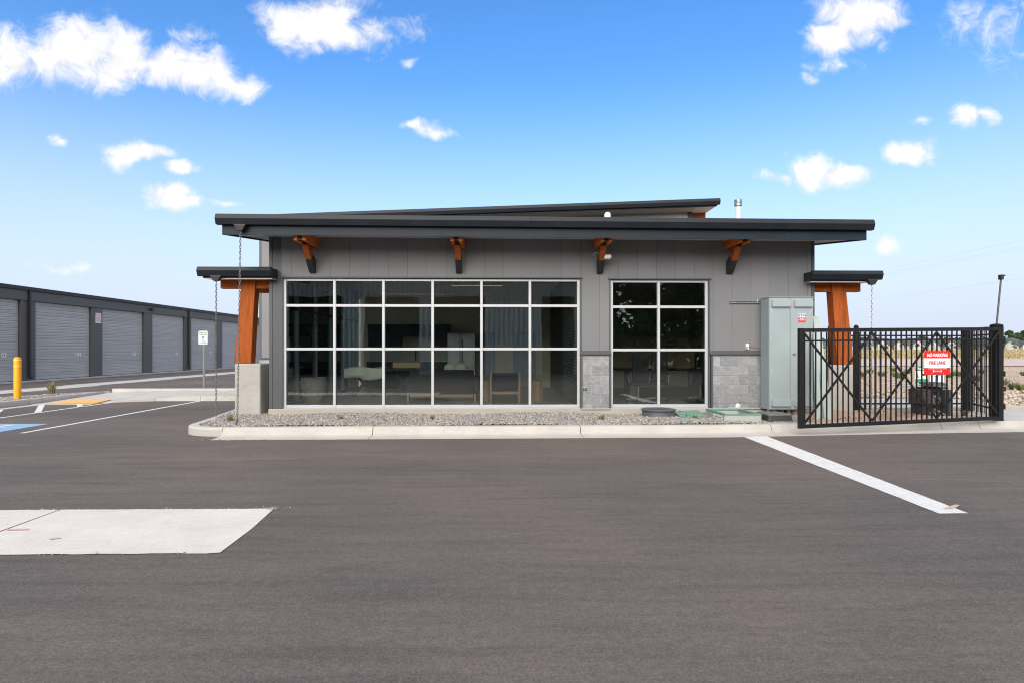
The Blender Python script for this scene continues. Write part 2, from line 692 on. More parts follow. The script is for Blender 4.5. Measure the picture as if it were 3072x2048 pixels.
def ground_mat():
    """bare tan soil near the site, dry grass farther out"""
    m, t, b = pbsdf('soil_and_dry_grass')
    p = pos(t)
    s = t.new('ShaderNodeSeparateXYZ')
    t.l.new(p, s.inputs[0])
    n = t.noise(p, .35, 6, .65)
    f = t.noise(p, 6, 6, .7)
    g = t.noise(t.vmath('MULTIPLY', p, (.12, .04, 1)), 1, 6, .65)
    soil = t.ramp(n, [(.3, (.4, .3, .22)), (.6, (.5, .39, .3)), (.8, (.56, .46, .37))])
    soil = t.mix(1.0, soil, t.ramp(f, [(.3, (.78, .78, .78)), (.7, (1.15, 1.15, 1.15))]), 'MULTIPLY')
    grass = t.ramp(g, [(.3, (.2, .17, .08)), (.5, (.38, .29, .15)), (.7, (.45, .35, .2)), (.85, (.28, .25, .12))])
    grass = t.mix(1.0, grass, t.ramp(t.noise(p, 1.5, 5, .7), [(.3, (.7, .72, .7)), (.7, (1.2, 1.2, 1.2))]), 'MULTIPLY')
    far = t.smooth(t.math('MULTIPLY_ADD', n, 30., s.outputs[1]), 95, 125)
    t.l.new(t.mix(far, soil, grass), b.inputs['Base Color'])
    b.inputs['Roughness'].default_value = .95
    b.inputs['Specular IOR Level'].default_value = .1
    bump(t, b, f, .6, .05)
    return m


MAT = {}
MAT['asphalt'] = asphalt_mat()
MAT['ground'] = ground_mat()
MAT['gutter_concrete'] = concrete_mat('gutter_concrete', (.485, .46, .43), tint=(.5, .38, .28))
MAT['slab_concrete'] = concrete_mat('slab_concrete', (.67, .625, .58), dirt=(.52, .47, .42), tint=(.6, .5, .42))
MAT['walk_concrete'] = concrete_mat('walk_concrete', (.5, .48, .45))
MAT['pier_concrete'] = concrete_mat('pier_concrete', (.42, .405, .375), dirt=(.3, .27, .23))
MAT['stem_concrete'] = concrete_mat('stem_concrete', (.42, .38, .33))
MAT['joint'] = plain('joint_filler', (.18, .15, .12), .9)
MAT['white_paint'] = plain('road_paint_white', (.68, .68, .665), .75, var=.07, vs=5, fine=.12, fs=45, dirt=(.36, .34, .32), dirt_s=7)
MAT['red_spray'] = plain('faded_red_spray', (.58, .4, .36), .8)
MAT['tan_stain'] = plain('dried_mud', (.5, .4, .31), .9, var=.2, vs=20)
MAT['blue_paint'] = plain('road_paint_blue', (.24, .43, .64), .7, var=.08, vs=8, fine=.08, fs=50)
MAT['yellow_tactile'] = plain('tactile_yellow', (.72, .42, .1), .7, var=.1, vs=6)
MAT['siding'] = plain('grey_siding', (.176, .18, .187), .6, var=.05, vs=1.5, fine=.16, fs=120, bmp=.12, bs=200, per_piece=.05)
MAT['wall_back'] = plain('dark_gap', (.045, .045, .046), .8)
MAT['trim'] = plain('grey_trim', (.074, .08, .087), .5, var=.06)
MAT['dark_metal'] = plain('charcoal_metal', (.011, .0145, .0195), .45, var=.2, vs=2, fine=.1, fs=140, bmp=.3, bs=2, spec=.32)
MAT['fascia'] = plain('charcoal_fascia', (.011, .0185, .028), .45, var=.25, vs=1.6, fine=.08, fs=140, bmp=.6, bs=1.6, spec=.22)
MAT['black_steel'] = plain('black_steel', (.018, .018, .02), .5, var=.15, vs=6, fine=.1, spec=.5)
MAT['fence_black'] = plain('fence_black', (.011, .0105, .011), .5, var=.25, vs=9, fine=.2, fs=60, spec=.3)
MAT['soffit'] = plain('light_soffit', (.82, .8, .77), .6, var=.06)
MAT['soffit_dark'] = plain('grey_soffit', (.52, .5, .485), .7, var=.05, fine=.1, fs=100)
MAT['wood_z'] = wood('stained_timber_upright', (26, 26, 1.6))
MAT['wood_y'] = wood('stained_timber_bracket_brightened', (26, 2.5, 26), (.62, .17, .04), (.36, .08, .018))  # same stain as the posts, colour brightened to offset the eave shade
MAT['wood_x'] = wood('stained_timber_crossbeam', (2.0, 26, 26))
MAT['aluminium'] = plain('anodised_aluminium', (.5, .515, .53), .4, metal=.15, var=.03, fine=.02)
MAT['galvanised'] = plain('galvanised_steel', (.42, .44, .45), .4, metal=.7, var=.15, vs=12)
MAT['sign_post'] = plain('sign_post_steel', (.17, .19, .19), .5, metal=.3, var=.1)
MAT['chain_steel'] = plain('blackened_chain', (.3, .29, .28), .4, metal=.65, var=.3, vs=20)
MAT['block'] = block_mat()
MAT['mortar'] = plain('mortar', (.5, .49, .475), .9, fine=.1)
MAT['glass'] = glass_mat('tinted_glass', (.95, .975, .965), 1.85)
MAT['side_glass'] = glass_mat('green_side_glass', (.86, .94, .91), 1.4)
MAT['cabinet'] = plain('cabinet_paint', (.3, .355, .362), .42, var=.04, vs=2, fine=.05, fs=150, spec=.45)
MAT['sheet'] = plain('sheet_cover_paint', (.36, .42, .4), .45, var=.06)
MAT['white'] = plain('white_plastic', (.75, .75, .73), .45, var=.04)
MAT['sign_white'] = plain('sign_white', (.74, .75, .76), .4, var=.02)
MAT['sign_red'] = plain('sign_red', (.72, .012, .012), .4, var=.03)
MAT['text_red'] = plain('letter_red', (.62, .015, .02), .5)
MAT['text_pink'] = plain('letter_faded_red', (.55, .2, .22), .5)
MAT['sign_green'] = plain('sign_green', (.02, .26, .1), .45)
MAT['text_green'] = plain('letter_green', (.03, .16, .1), .5)
MAT['pale_green'] = plain('sign_pale_green', (.62, .75, .7), .5)
MAT['sign_blue'] = plain('sign_blue', (.02, .12, .42), .45)
MAT['text_blue'] = plain('letter_blue', (.02, .2, .42), .5)
MAT['label_red'] = plain('label_red', (.6, .045, .06), .5)
MAT['bollard'] = plain('bollard_yellow', (.85, .37, .005), .42, var=.04)
MAT['reflective'] = plain('reflective_tape', (.8, .68, .4), .4)
MAT['storage_metal'] = plain('storage_trim', (.08, .079, .079), .5, var=.08, vs=1.2, fine=.06)
MAT['storage_black'] = plain('storage_black', (.014, .014, .016), .5)
MAT['door_slat'] = plain('door_slat', (.41, .412, .415), .5, var=.08, vs=1.5, stretch=(1, .3, 3), per_piece=.05)
MAT['stone'] = stone_mat('crushed_rock', [(.12, .115, .108), (.3, .28, .26), (.37, .34, .31), (.2, .195, .19), (.48, .45, .42), (.3, .25, .21), (.17, .165, .16), (.42, .41, .4)])
MAT['river_stone'] = stone_mat('river_rock', [(.42, .33, .25), (.5, .41, .33), (.36, .28, .22), (.55, .47, .39)])
MAT['bed'] = plain('gravel_bed', (.26, .235, .21), .95, var=.2, vs=14, fine=.3, fs=40)
MAT['dirt'] = plain('loose_dirt', (.43, .31, .23), .95, var=.15, vs=4, fine=.25, fs=45, bmp=.8, bs=30)
MAT['plastic_black'] = plain('black_plastic', (.03, .031, .033), .55, var=.2, vs=8, fine=.15)
MAT['plastic_grey'] = plain('grey_plastic', (.085, .092, .1), .55, var=.15, vs=6)
MAT['rusty'] = plain('rusty_housing', (.06, .045, .042), .6, var=.3, vs=14, dirt=(.22, .13, .11), dirt_s=10)
MAT['lid_green'] = plain('green_plastic', (.12, .27, .22), .55, var=.12, vs=6, dirt=(.48, .5, .45), dirt_s=4)
MAT['box_green'] = plain('weathered_green_box', (.4, .43, .39), .75, var=.08, dirt=(.2, .32, .27), dirt_s=5)
MAT['foam'] = plain('pipe_insulation', (.035, .034, .034), .9, fine=.4, fs=60)
MAT['pvc'] = plain('pale_conduit', (.5, .54, .5), .5)
MAT['orange_cable'] = plain('orange_cable', (.6, .2, .06), .5)
MAT['paper'] = plain('crumpled_paper', (.72, .68, .62), .8, var=.15, vs=14)
MAT['grass_blade'] = leaf_mat('dry_grass_blade', (.16, .17, .045), (.34, .29, .13))
MAT['weed_leaf'] = leaf_mat('weed_leaf', (.08, .12, .03), (.2, .23, .09))
MAT['field_blade'] = leaf_mat('field_grass_blade', (.27, .21, .1), (.45, .35, .19))
MAT['tree_leaf'] = leaf_mat('tree_leaf', (.018, .045, .018), (.06, .1, .035))
MAT['tree_leaf_b'] = leaf_mat('yard_tree_leaf', (.04, .075, .03), (.11, .14, .06))
MAT['purple_leaf'] = leaf_mat('purple_leaf', (.03, .018, .02), (.06, .03, .035))
MAT['bark'] = plain('bark', (.1, .075, .055), .9)
MAT['roof_shingle'] = plain('house_shingle', (.075, .08, .088), .85, var=.12, vs=.8)
MAT['house_white'] = plain('house_white', (.42, .415, .4), .7, var=.05, vs=.5)
MAT['house_grey'] = plain('house_grey', (.24, .25, .255), .7, var=.05, vs=.5)
MAT['house_tan'] = plain('house_tan', (.33, .3, .26), .7, var=.05, vs=.5)
MAT['house_glass'] = plain('house_glass', (.05, .06, .07), .15)
MAT['road'] = plain('pale_road', (.5, .4, .34), .9, var=.08, vs=.3, fine=.08, fs=3)
# interior
MAT['in_floor'] = plain('interior_floor', (.46, .44, .41), .35, var=.2, vs=2)
MAT['in_wall'] = plain('interior_wall', (.8, .7, .52), .8)
MAT['in_ceiling'] = plain('interior_ceiling', (.65, .64, .62), .9)
MAT['in_dark'] = plain('interior_dark', (.02, .02, .022), .5)
MAT['in_frame'] = plain('interior_frame', (.3, .36, .35), .4)
MAT['in_grey'] = plain('interior_grey', (.4, .42, .44), .5)
MAT['fabric_dark'] = plain('dark_fabric', (.06, .06, .065), .9)
MAT['fabric_sheet'] = plain('pale_sheet', (.8, .78, .66), .9, var=.1, vs=6)
MAT['fabric_white'] = plain('white_cushion', (.65, .65, .6), .9)
MAT['oak'] = plain('pale_oak', (.42, .3, .17), .5, var=.15, vs=6, stretch=(1, 1, 8))
MAT['pot'] = plain('stone_pot', (.36, .33, .3), .85, var=.15, vs=12)
MAT['splash'] = plain('tile_splash', (.5, .49, .42), .4)
MAT['steel'] = plain('stainless', (.4, .41, .42), .35, metal=.6)
MAT['brick'] = brick_mat()
MAT['lamp'] = emit_mat('warm_led', (1.0, .62, .34), .8)
MAT['lamp_red'] = emit_mat('copper_led', (1.0, .36, .2), .4)
MAT['opp_wall'] = plain('ribbed_wall', (.62, .53, .43), .6, var=.05)

# ------------------------------------------------------------------ terrain and paving
FY = 12.85                        # plane of the office front


def terrain_z(x, y):
    r = max(0., y - 70.)
    return -.03 + 1.75 * (1 - math.exp(-r / 130.)) * (1 if x > 0 else .6)


def build_ground():
    xs = [-3000, -1200, -500, -200, -100, -50, -25, 0, 7, 15, 25, 40, 60, 90, 130, 200, 350, 700, 1500, 3000]
    ys = [-3000, -800, -200, -60, -20, 0, 10, 16, 22, 30, 40, 55, 70, 90, 110, 140, 170, 200, 240, 290, 350, 450, 700, 1300, 3500]
    v = [(x, y, terrain_z(x, y)) for y in ys for x in xs]
    n = len(xs)
    f = [(j * n + i, j * n + i + 1, (j + 1) * n + i + 1, (j + 1) * n + i) for j in range(len(ys) - 1) for i in range(n - 1)]
    mb = MB()
    mb.add(v, f)
    structure(mb.build('ground', MAT['ground'], smooth=60))


build_ground()

# the parking lot: one sheet that runs along the kerb in front of the office and back past its left side
LOT_EDGE = [(-4.85, 10.15), (4.0, 10.3), (7.2, 10.68), (9.65, 10.87), (14, 11.3), (30, 12.5)]
asphalt = MB()
poly = [(-70, -40), (60, -40), (60, 12.5)] + list(reversed(LOT_EDGE)) + [(-4.86, 10.6), (-5.15, 10.68), (-5.5, 11.05), (-5.7, 11.5), (-5.8, 12.1), (-6.12, 13.9), (-6.5, 17.0), (-6.5, 80), (-70, 80)]
asphalt.face([(x, y, 0.0) for x, y in poly])
asphalt = structure(asphalt.build('asphalt_lot', MAT['asphalt'], recalc=False))


def paint(name, pts, mat, z=.004):
    mb = MB()
    # a soft-edged polygon: split long edges and jitter them a little, as sprayed paint has no ruler edge
    out = []
    for i, p in enumerate(pts):
        q = pts[(i + 1) % len(pts)]
        L = math.hypot(q[0] - p[0], q[1] - p[1])
        k = max(1, int(L / .12))
        for j in range(k):
            s = j / k
            jit = 0 if j == 0 else random.uniform(-.004, .004)
            out.append((p[0] + (q[0] - p[0]) * s + jit, p[1] + (q[1] - p[1]) * s + jit, z))
    mb.face(out)
    o = mb.build(name, mat, asphalt, recalc=False)
    if o.data.polygons[0].normal.z < 0:
        o.data.flip_normals()
    return o


# stop bar on the right
paint('stop_bar', [on_z(2228, 1308)[:2], on_z(2300, 1307.5)[:2], on_z(2905, 1539)[:2], on_z(2817, 1540)[:2]], MAT['white_paint'])
stain = [on_z(2830, 1527)[:2], on_z(2850, 1519)[:2], on_z(2868, 1514)[:2], on_z(2880, 1516)[:2], on_z(2870, 1523)[:2], on_z(2852, 1527)[:2]]
paint('mud_stain', stain, MAT['tan_stain'], .009)
# stall lines of the accessible bay
paint('stall_line', [(-8.72, 11.05), (-8.62, 11.05), (-8.84, 18.05), (-8.95, 18.05)], MAT['white_paint'])
paint('stall_line', [(-11.08, 9), (-10.98, 9), (-11.13, 17.7), (-11.23, 17.7)], MAT['white_paint'])
for yy in (9.0, 10.45, 11.9, 13.3, 14.68, 16.15):
    dx, dy = -.575, .818
    L = min(3.1, (17.45 - yy) / dy + .12)
    if L < .3:
        continue
    w = .115
    ex, ey = -11.14 + dx * L, yy + dy * L
    paint('hatch_stripe', [(-11.14, yy - w), (-11.14, yy + w), (max(ex, -12.75), yy + w + (max(ex, -12.75) + 11.14) / dx * dy), (max(ex, -12.75), yy - w + (max(ex, -12.75) + 11.14) / dx * dy)], MAT['white_paint'])
# blue panel with the wheelchair symbol
BX0, BX1, BY0, BY1 = -10.24, -9.2, 10.75, 12.45
paint('blue_panel', [(BX0, BY0), (BX1, BY0), (BX1, BY1), (BX0, BY1)], MAT['blue_paint'])


def wheelchair(name, mat, parent, to_world, th=0.09):
    """the access symbol as strokes, drawn in a unit square and mapped by to_world(u, v) -> point"""
    mb = MB()

    def stroke(pts, w):
        for a, b in zip(pts, pts[1:]):
            dx, dy = b[0] - a[0], b[1] - a[1]
            L = math.hypot(dx, dy)
            nx, ny = -dy / L * w / 2, dx / L * w / 2
            ex, ey = dx / L * w * .3, dy / L * w * .3
            mb.face([to_world(*q) for q in ((a[0] - ex + nx, a[1] - ey + ny), (a[0] - ex - nx, a[1] - ey - ny), (b[0] + ex - nx, b[1] + ey - ny), (b[0] + ex + nx, b[1] + ey + ny))])
    mb.face([to_world(.42 + .085 * math.cos(k * math.pi / 8), .87 + .085 * math.sin(k * math.pi / 8)) for k in range(16)])
    stroke([(.42, .76), (.46, .42), (.72, .42), (.82, .16), (.92, .2)], th)
    stroke([(.44, .62), (.68, .62)], th * .8)
    arc = [(.44 + .3 * math.cos(R(a)), .3 + .27 * math.sin(R(a))) for a in range(130, 345, 18)]
    stroke(arc, th * .8)
    return mb.build(name, mat, parent, recalc=False)


wheelchair('access_symbol', MAT['white_paint'], asphalt, lambda u, v: (BX0 + .06 + u * .9, BY0 + .1 + v * 1.5, .008))

# ------------------------------------------------------------------ concrete valley gutters
vg = structure(root('valley_gutter', (-6, 5, 0)))
edges = [-2.085, -4.13, -6.5, -9, -12, -16, -22]
for a, b in zip(edges, edges[1:]):
    cut = .1 if a == -2.085 else 0
    mb = MB()
    y0, y1, ym = 4.47, 5.72, 5.1
    xs0, xs1 = a - .006, b + .006
    n_ = max(8, int((xs0 - xs1) / .07))
    row0 = [(xs1 + (xs0 - xs1) * k / n_, y0 + random.uniform(-.006, .006), .006) for k in range(n_ + 1)]
    rowm = [(xs1 + (xs0 - xs1) * k / n_, ym, .0045) for k in range(n_ + 1)]
    row1 = [(xs1 + (xs0 - xs1) * k / n_, y1 + random.uniform(-.006, .006), .006) for k in range(n_ + 1)]
    if cut:
        row0[-1] = (xs0 + .02, y0 + .015, .006)
        row1[-1] = (xs0 - .045, y1 - .02, .006)
        rowm[-1] = (xs0 + .006, ym, .0045)
    v_ = row0 + rowm + row1
    w_ = n_ + 1
    mb.add(v_, [(j * w_ + k, j * w_ + k + 1, (j + 1) * w_ + k + 1, (j + 1) * w_ + k) for j in range(2) for k in range(n_)])
    mb.build('concrete_slab', MAT['slab_concrete'], vg, recalc=False)
mb = MB()
for e in edges[1:]:
    mb.face([(e - .006, 4.47, .0075), (e + .006, 4.47, .0075), (e + .006, 5.72, .0075), (e - .006, 5.72, .0075)])
mb.build('joint', MAT['joint'], vg, recalc=False)
for q in ([on_z(22, 1588), on_z(86, 1587), on_z(86, 1591), on_z(20, 1592)], [on_z(148, 1617), on_z(172, 1613), on_z(184, 1616), on_z(160, 1619.5), on_z(150, 1620)]):
    mb = MB()
    mb.face([(p[0], p[1], .0095) for p in q])
    o = mb.build('spray_mark', MAT['red_spray'], vg, recalc=False)
    if o.data.polygons[0].normal.z < 0:
        o.data.flip_normals()
vg2 = structure(root('lane_gutter', (-18, 30, 0)))
ys = [-10, 8, 20, 26, 32, 38, 44, 52, 60, 78]
for a, b in zip(ys, ys[1:]):
    mb = MB()
    mb.face([(-18.75, a + .01, .006), (-17.25, a + .01, .006), (-17.0, b - .01, .006), (-18.5, b - .01, .006)] if a >= 20 else
            [(-20.5 if a < 8 else -19.6, a + .01, .006), (-16.6, a + .01, .006), (-17.25, b - .01, .006), (-18.75 if b >= 20 else -19.6, b - .01, .006)])
    mb.build('concrete_slab', MAT['walk_concrete'], vg2, recalc=False)

# ------------------------------------------------------------------ kerb and gutter along the planting bed


def kerb(name, path, joints_every, prof, mat, parent, z=0., gap=.006, closed=False):
    """sweep profile [(offset to the left of travel, z)] along a path, cut into sections"""
    pts = [Vector((p[0], p[1], 0)) for p in path]
    # cumulative length
    L = [0.]
    for a, b in zip(pts, pts[1:]):
        L.append(L[-1] + (b - a).length)

    def at(s):
        s = max(0, min(L[-1], s))
        for i in range(len(pts) - 1):
            if s <= L[i + 1] + 1e-9:
                tt = (s - L[i]) / max(1e-9, L[i + 1] - L[i])
                return pts[i].lerp(pts[i + 1], tt)
        return pts[-1]

    def nrm(s):
        a, b = at(s - .05), at(s + .05)
        d = (b - a).normalized()
        return Vector((-d.y, d.x, 0))
    cuts = [0.] + [c for c in joints_every if 0 < c < L[-1]] + [L[-1]]
    for c0, c1 in zip(cuts, cuts[1:]):
        ss = [c0 + gap] + [x for x in L if c0 + gap < x < c1 - gap] + [c1 - gap]
        rings = []
        for s in ss:
            p, n = at(s), nrm(s)
            rings.append([p + n * o + Vector((0, 0, z + h)) for o, h in prof])
        MB().loft(rings).build('kerb_section', mat, parent, smooth=35)
    return L[-1]


KPROF = [(0, -.12), (0, .006), (.36, .012), (.4, .03), (.425, .1), (.445, .135), (.475, .15), (.6, .15), (.61, .14), (.61, -.12)]
kerb_front = structure(root('kerb', (0, 10.6, 0)))
front_path = LOT_EDGE
xj = [on_z(p, 1270, .1).x for p in (1149, 1727, 2282, 2800, 2920)]
kerb('kerb', front_path, [x + 4.85 + .03 * max(0, x - 4) for x in xj], KPROF, MAT['gutter_concrete'], kerb_front)
# rounded nose on the left and the side kerb running back
NOSE = [(-6.5, 24.0), (-6.5, 20.0), (-6.5, 17.0), (-6.14, 13.9), (-5.84, 12.1)] + [(-4.94 - .8 * math.cos(R(a)), 11.36 - .8 * math.sin(R(a))) for a in range(0, 90, 10)] + [(-4.94, 10.56), (-4.84, 10.56)]
SPROF = [(0, -.12), (0, .12), (.015, .14), (.04, .15), (.17, .15), (.18, .14), (.18, -.12)]
kerb('kerb', NOSE, [4.0, 7.0, 10.1, 11.8], SPROF, MAT['gutter_concrete'], kerb_front)

# planting bed of crushed rock
bed_poly = [(-6.36, 17.5), (-6.02, 13.9), (-5.72, 12.1), (-5.62, 11.36), (-5.38, 10.93), (-4.95, 10.7), (4.0, 10.88), (6.1, 11.1), (6.1, 13.4), (-4.9, 13.4), (-4.9, 17.5)]
mb = MB()
mb.face([(x, y, .135) for x, y in bed_poly])
structure(mb.build('planting_bed', MAT['bed'], recalc=False))

ICO = None


def ico():
    global ICO
    if ICO is None:
        bm = bmesh.new()
        bmesh.ops.create_icosphere(bm, subdivisions=1, radius=1)
        bm.verts.ensure_lookup_table()
        ICO = (np.array([v.co[:] for v in bm.verts]), np.array([[v.index for v in f.verts] for f in bm.faces]))
        bm.free()
    return ICO


def stones(name, pts, smin, smax, mat, label=None, flat=.7, parent=None):
    """many loose stones in one mesh: pts is an array of xyz"""
    v0, f0 = ico()
    n = len(pts)
    nv = len(v0)
    s = RNG.uniform(smin, smax, (n, 1, 1)) * RNG.uniform(.65, 1.25, (n, 1, 3))
    s[:, :, 2] *= flat
    V = v0[None] * (1 + RNG.uniform(-.28, .28, (n, nv, 1))) * s
    a = RNG.uniform(0, 2 * math.pi, n)
    ca, sa = np.cos(a)[:, None], np.sin(a)[:, None]
    tl = RNG.uniform(-.5, .5, n)
    ct, st = np.cos(tl)[:, None], np.sin(tl)[:, None]
    x, y, z = V[:, :, 0], V[:, :, 1], V[:, :, 2]
    y, z = y * ct - z * st, y * st + z * ct
    x, y = x * ca - y * sa, x * sa + y * ca
    V = np.stack([x, y, z], 2) + np.asarray(pts)[:, None, :]
    F = f0[None] + (np.arange(n) * nv)[:, None, None]
    me = bpy.data.meshes.new(name)
    V = V.reshape(-1, 3)
    F = F.reshape(-1, 3)
    me.vertices.add(len(V))
    me.vertices.foreach_set('co', V.ravel())
    me.loops.add(len(F) * 3)
    me.loops.foreach_set('vertex_index', F.ravel().astype(np.int32))
    me.polygons.add(len(F))
    me.polygons.foreach_set('loop_start', np.arange(len(F), dtype=np.int32) * 3)
    me.polygons.foreach_set('loop_total', np.full(len(F), 3, dtype=np.int32))
    me.update(calc_edges=True)
    me.materials.append(mat)
    o = bpy.data.objects.new(name, me)
    COL.objects.link(o)
    o['kind'] = 'stuff'
    if label:
        o['label'] = label
        o['category'] = 'gravel'
    return o


def inside(poly, x, y):
    c = np.zeros(len(x), bool)
    j = len(poly) - 1
    for i in range(len(poly)):
        xi, yi = poly[i]
        xj_, yj_ = poly[j]
        t = ((yi > y) != (yj_ > y)) & (x < (xj_ - xi) * (y - yi) / (yj_ - yi + 1e-12) + xi)
        c ^= t
        j = i
    return c


def scatter(poly, dens, z):
    xs = [p[0] for p in poly]
    ys = [p[1] for p in poly]
    n = int((max(xs) - min(xs)) * (max(ys) - min(ys)) * dens)
    x = RNG.uniform(min(xs), max(xs), n)
    y = RNG.uniform(min(ys), max(ys), n)
    k = inside(poly, x, y)
    x, y = x[k], y[k]
    return np.stack([x, y, z + RNG.uniform(-.004, .012, len(x)) + .02 * np.sin(x * 1.7 + y) * np.sin(y * 2.1)], 1)


rock_poly = [(-6.28, 17.4), (-5.96, 13.9), (-5.66, 12.1), (-5.55, 11.4), (-5.32, 11.0), (-4.95, 10.76), (-4.8, 10.78), (4.0, 10.93), (5.55, 11.1), (5.5, 12.82), (-4.96, 12.82), (-4.96, 17.4)]
stones('gravel', scatter(rock_poly, 1150, .15), .012, .029, MAT['stone'], 'grey and tan crushed rock filling the bed before the windows')

crumbs = [(-2.16 + random.gauss(0, .09), 5.72 + random.gauss(0, .025), .008) for _ in range(45)]
crumbs += [(random.uniform(-6, -2.1), 5.725 + random.gauss(0, .012), .006) for _ in range(35)] + [(random.uniform(-6, -2.1), 4.465 + random.gauss(0, .012), .006) for _ in range(25)]
crumbs += [(random.uniform(-5.2, -3.8), 10.13 + random.gauss(0, .03), .006) for _ in range(40)]
stones('asphalt_crumbs', np.array(crumbs), .004, .013, MAT['stone'], 'loose grit along the edges of the pale slab')

# ------------------------------------------------------------------ walk, ramp and island on the left
walk = structure(root('walkway', (-9, 19, 0)))
mb = MB()
# ramp (rises from the lot) and the level walk, as one poured surface in panels
for xa, xb, za, zb in ((-13.0, -11.35, .012, .012), (-11.35, -10.2, .012, .085), (-10.2, -8.9, .085, .15), (-8.9, -7.6, .15, .15), (-7.6, -6.55, .15, .15)):
    mb = MB()
    g = .006
    yb = 20.35
    yf, yf2 = (17.4, 17.4) if xa < -12 else ((17.4, 18.0) if xa < -11 else (18.0, 18.0))
    zb_back = .15
    top = [(xa + g, yf, za), (xb - g, yf2, zb), (xb - g, yb, zb_back), (xa + g, yb, .1 if xa < -12 else zb_back)]
    mb.loft([[(p[0], p[1], -.1) for p in top], top])
    mb.build('walk_panel', MAT['walk_concrete'], walk)
MB().box(-13.0, -6.55, 20.36, 20.52, -.1, .22).build('back_kerb', MAT['gutter_concrete'], walk, bevel=.015)
mb = MB()
mb.box(-6.2, -4.9, 17.6, 20.3, -.1, .16)
mb.build('walk_panel', MAT['walk_concrete'], walk)
mb = MB()
mb.face([(-12.6, 17.05, .014), (-11.4, 17.1, .014), (-11.45, 17.95, .06), (-12.6, 17.95, .06)])
mb.build('tactile_strip', MAT['yellow_tactile'], walk, recalc=False)
mb = MB()
for i in range(12):
    for j in range(9):
        mb.lathe([(.022, 0), (.015, .006)], (-12.52 + i * .095, 17.1 + j * .1, .016 + .0508 * (j * .1)), 6)
dm = mb.build('raised_dots', MAT['yellow_tactile'], walk)
dm['kind'] = 'stuff'
MB().box(-13.0, -11.35, 16.9, 17.39, -.1, .01).build('ramp_lip', MAT['walk_concrete'], walk)

island = structure(root('planter_island', (-14, 16, 0)))
isl = [(-13.05, 8.0), (-13.05, 20.3), (-13.5, 19.5), (-14.6, 17.5), (-16.5, 14.0), (-18.0, 8.0)]
kerb('kerb', [(-13.05, 8.0), (-13.05, 12.6), (-13.05, 15.6), (-13.05, 17.2), (-13.05, 20.3)], [4.6, 7.6, 8.9, 9.35], [(0, -.1), (0, .12), (.02, .15), (.16, .15), (.16, -.1)], MAT['gutter_concrete'], island)
kerb('kerb', [(-13.1, 20.3), (-13.6, 19.5), (-14.6, 17.5), (-16.5, 14.0), (-18.0, 8.0)], [3.2, 7], [(-.0, -.1), (-.0, .12), (.02, .15), (.16, .15), (.16, -.1)], MAT['gutter_concrete'], island)
mb = MB()
mb.face([(x, y, .12) for x, y in isl])
mb.build('island_bed', MAT['bed'], island, recalc=False)
MB().box(-12.9, -12.6, 8, 16.9, -.05, .007).build('gutter_pan', MAT['walk_concrete'], island)
isl_in = [(-13.2, 9), (-13.2, 19.7), (-13.6, 19.1), (-14.5, 17.3), (-16.2, 14.0), (-17.5, 9)]
pts = scatter(isl_in, 420, .13)
stones('gravel', pts, .02, .038, MAT['stone'], 'dark grey crushed rock in the island around the yellow bollard')

# ------------------------------------------------------------------ paving and soil on the right, behind the gate
# heap of loose dirt inside the fence, as an uneven sheet
gx, gy = 34, 16
v = []
for j in range(gy):
    for i in range(gx):
        x = 6.0 + (10.0 - 6.0) * i / (gx - 1)
        y = 11.12 + .085 * (x - 6) + (13.25 - 11.12 - .085 * (x - 6)) * j / (gy - 1)
        e = min(i, j, gx - 1 - i, gy - 1 - j)
        h = .12 + (0 if e == 0 else .05 + .06 * math.sin(x * 2.3 + 1) * math.sin(y * 2.9) + random.uniform(-.012, .018))
        if x > 8.9: h = .13
        v.append((x, y, h))
f = [(j * gx + i, j * gx + i + 1, (j + 1) * gx + i + 1, (j + 1) * gx + i) for j in range(gy - 1) for i in range(gx - 1)]
mb = MB()
mb.add(v, f)
structure(mb.build('dirt_heap', MAT['dirt'], smooth=60))
clods = np.array([(random.uniform(6.2, 9.0), random.uniform(11.5, 13.0), .18) for _ in range(420)])
tag(stones('dirt_clods', clods, .008, .03, MAT['dirt']), 'small clods of tan dirt scattered inside the gate', 'dirt')
side = structure(root('side_paving', (10, 14, 0)))
MB().box(7.0, 10.7, 13.36, 13.52, -.1, .2).build('low_kerb', MAT['pier_concrete'], side, bevel=.015)
MB().box(9.95, 14.5, 11.55, 13.3, -.1, .14).build('walk_panel', MAT['walk_concrete'], side)
MB().box(14.51, 20, 11.9, 13.3, -.1, .14).build('walk_panel', MAT['walk_concrete'], side)
MB().box(7.0, 9.2, 13.53, 17.2, -.1, .1).build('walk_panel', MAT['walk_concrete'], side)
MB().box(9.21, 11.4, 13.53, 17.2, -.1, .1).build('walk_panel', MAT['walk_concrete'], side)
MB().box(11.41, 13.2, 14.4, 17.2, -.1, .1).build('walk_panel', MAT['walk_concrete'], side)
MB().box(10.72, 16.0, 14.1, 14.25, -.1, .17).build('low_kerb', MAT['pier_concrete'], side, bevel=.015)
rr = np.array([(random.uniform(10.8, 24), random.uniform(14.4, 21), .02 + random.uniform(0, .05)) for _ in range(2600)])
rr = rr[(rr[:, 0] > 13.3) | (rr[:, 1] > 17.4)]
stones('river_rocks', rr, .03, .085, MAT['river_stone'], 'pale round river rocks heaped beyond the gate post')
pebb = np.array([(random.uniform(9, 45), random.uniform(18, 60), terrain_z(20, 30) + .02) for _ in range(5000)])
stones('pebbles', pebb, .02, .07, MAT['river_stone'], 'small pale pebbles strewn over bare soil past the fence')
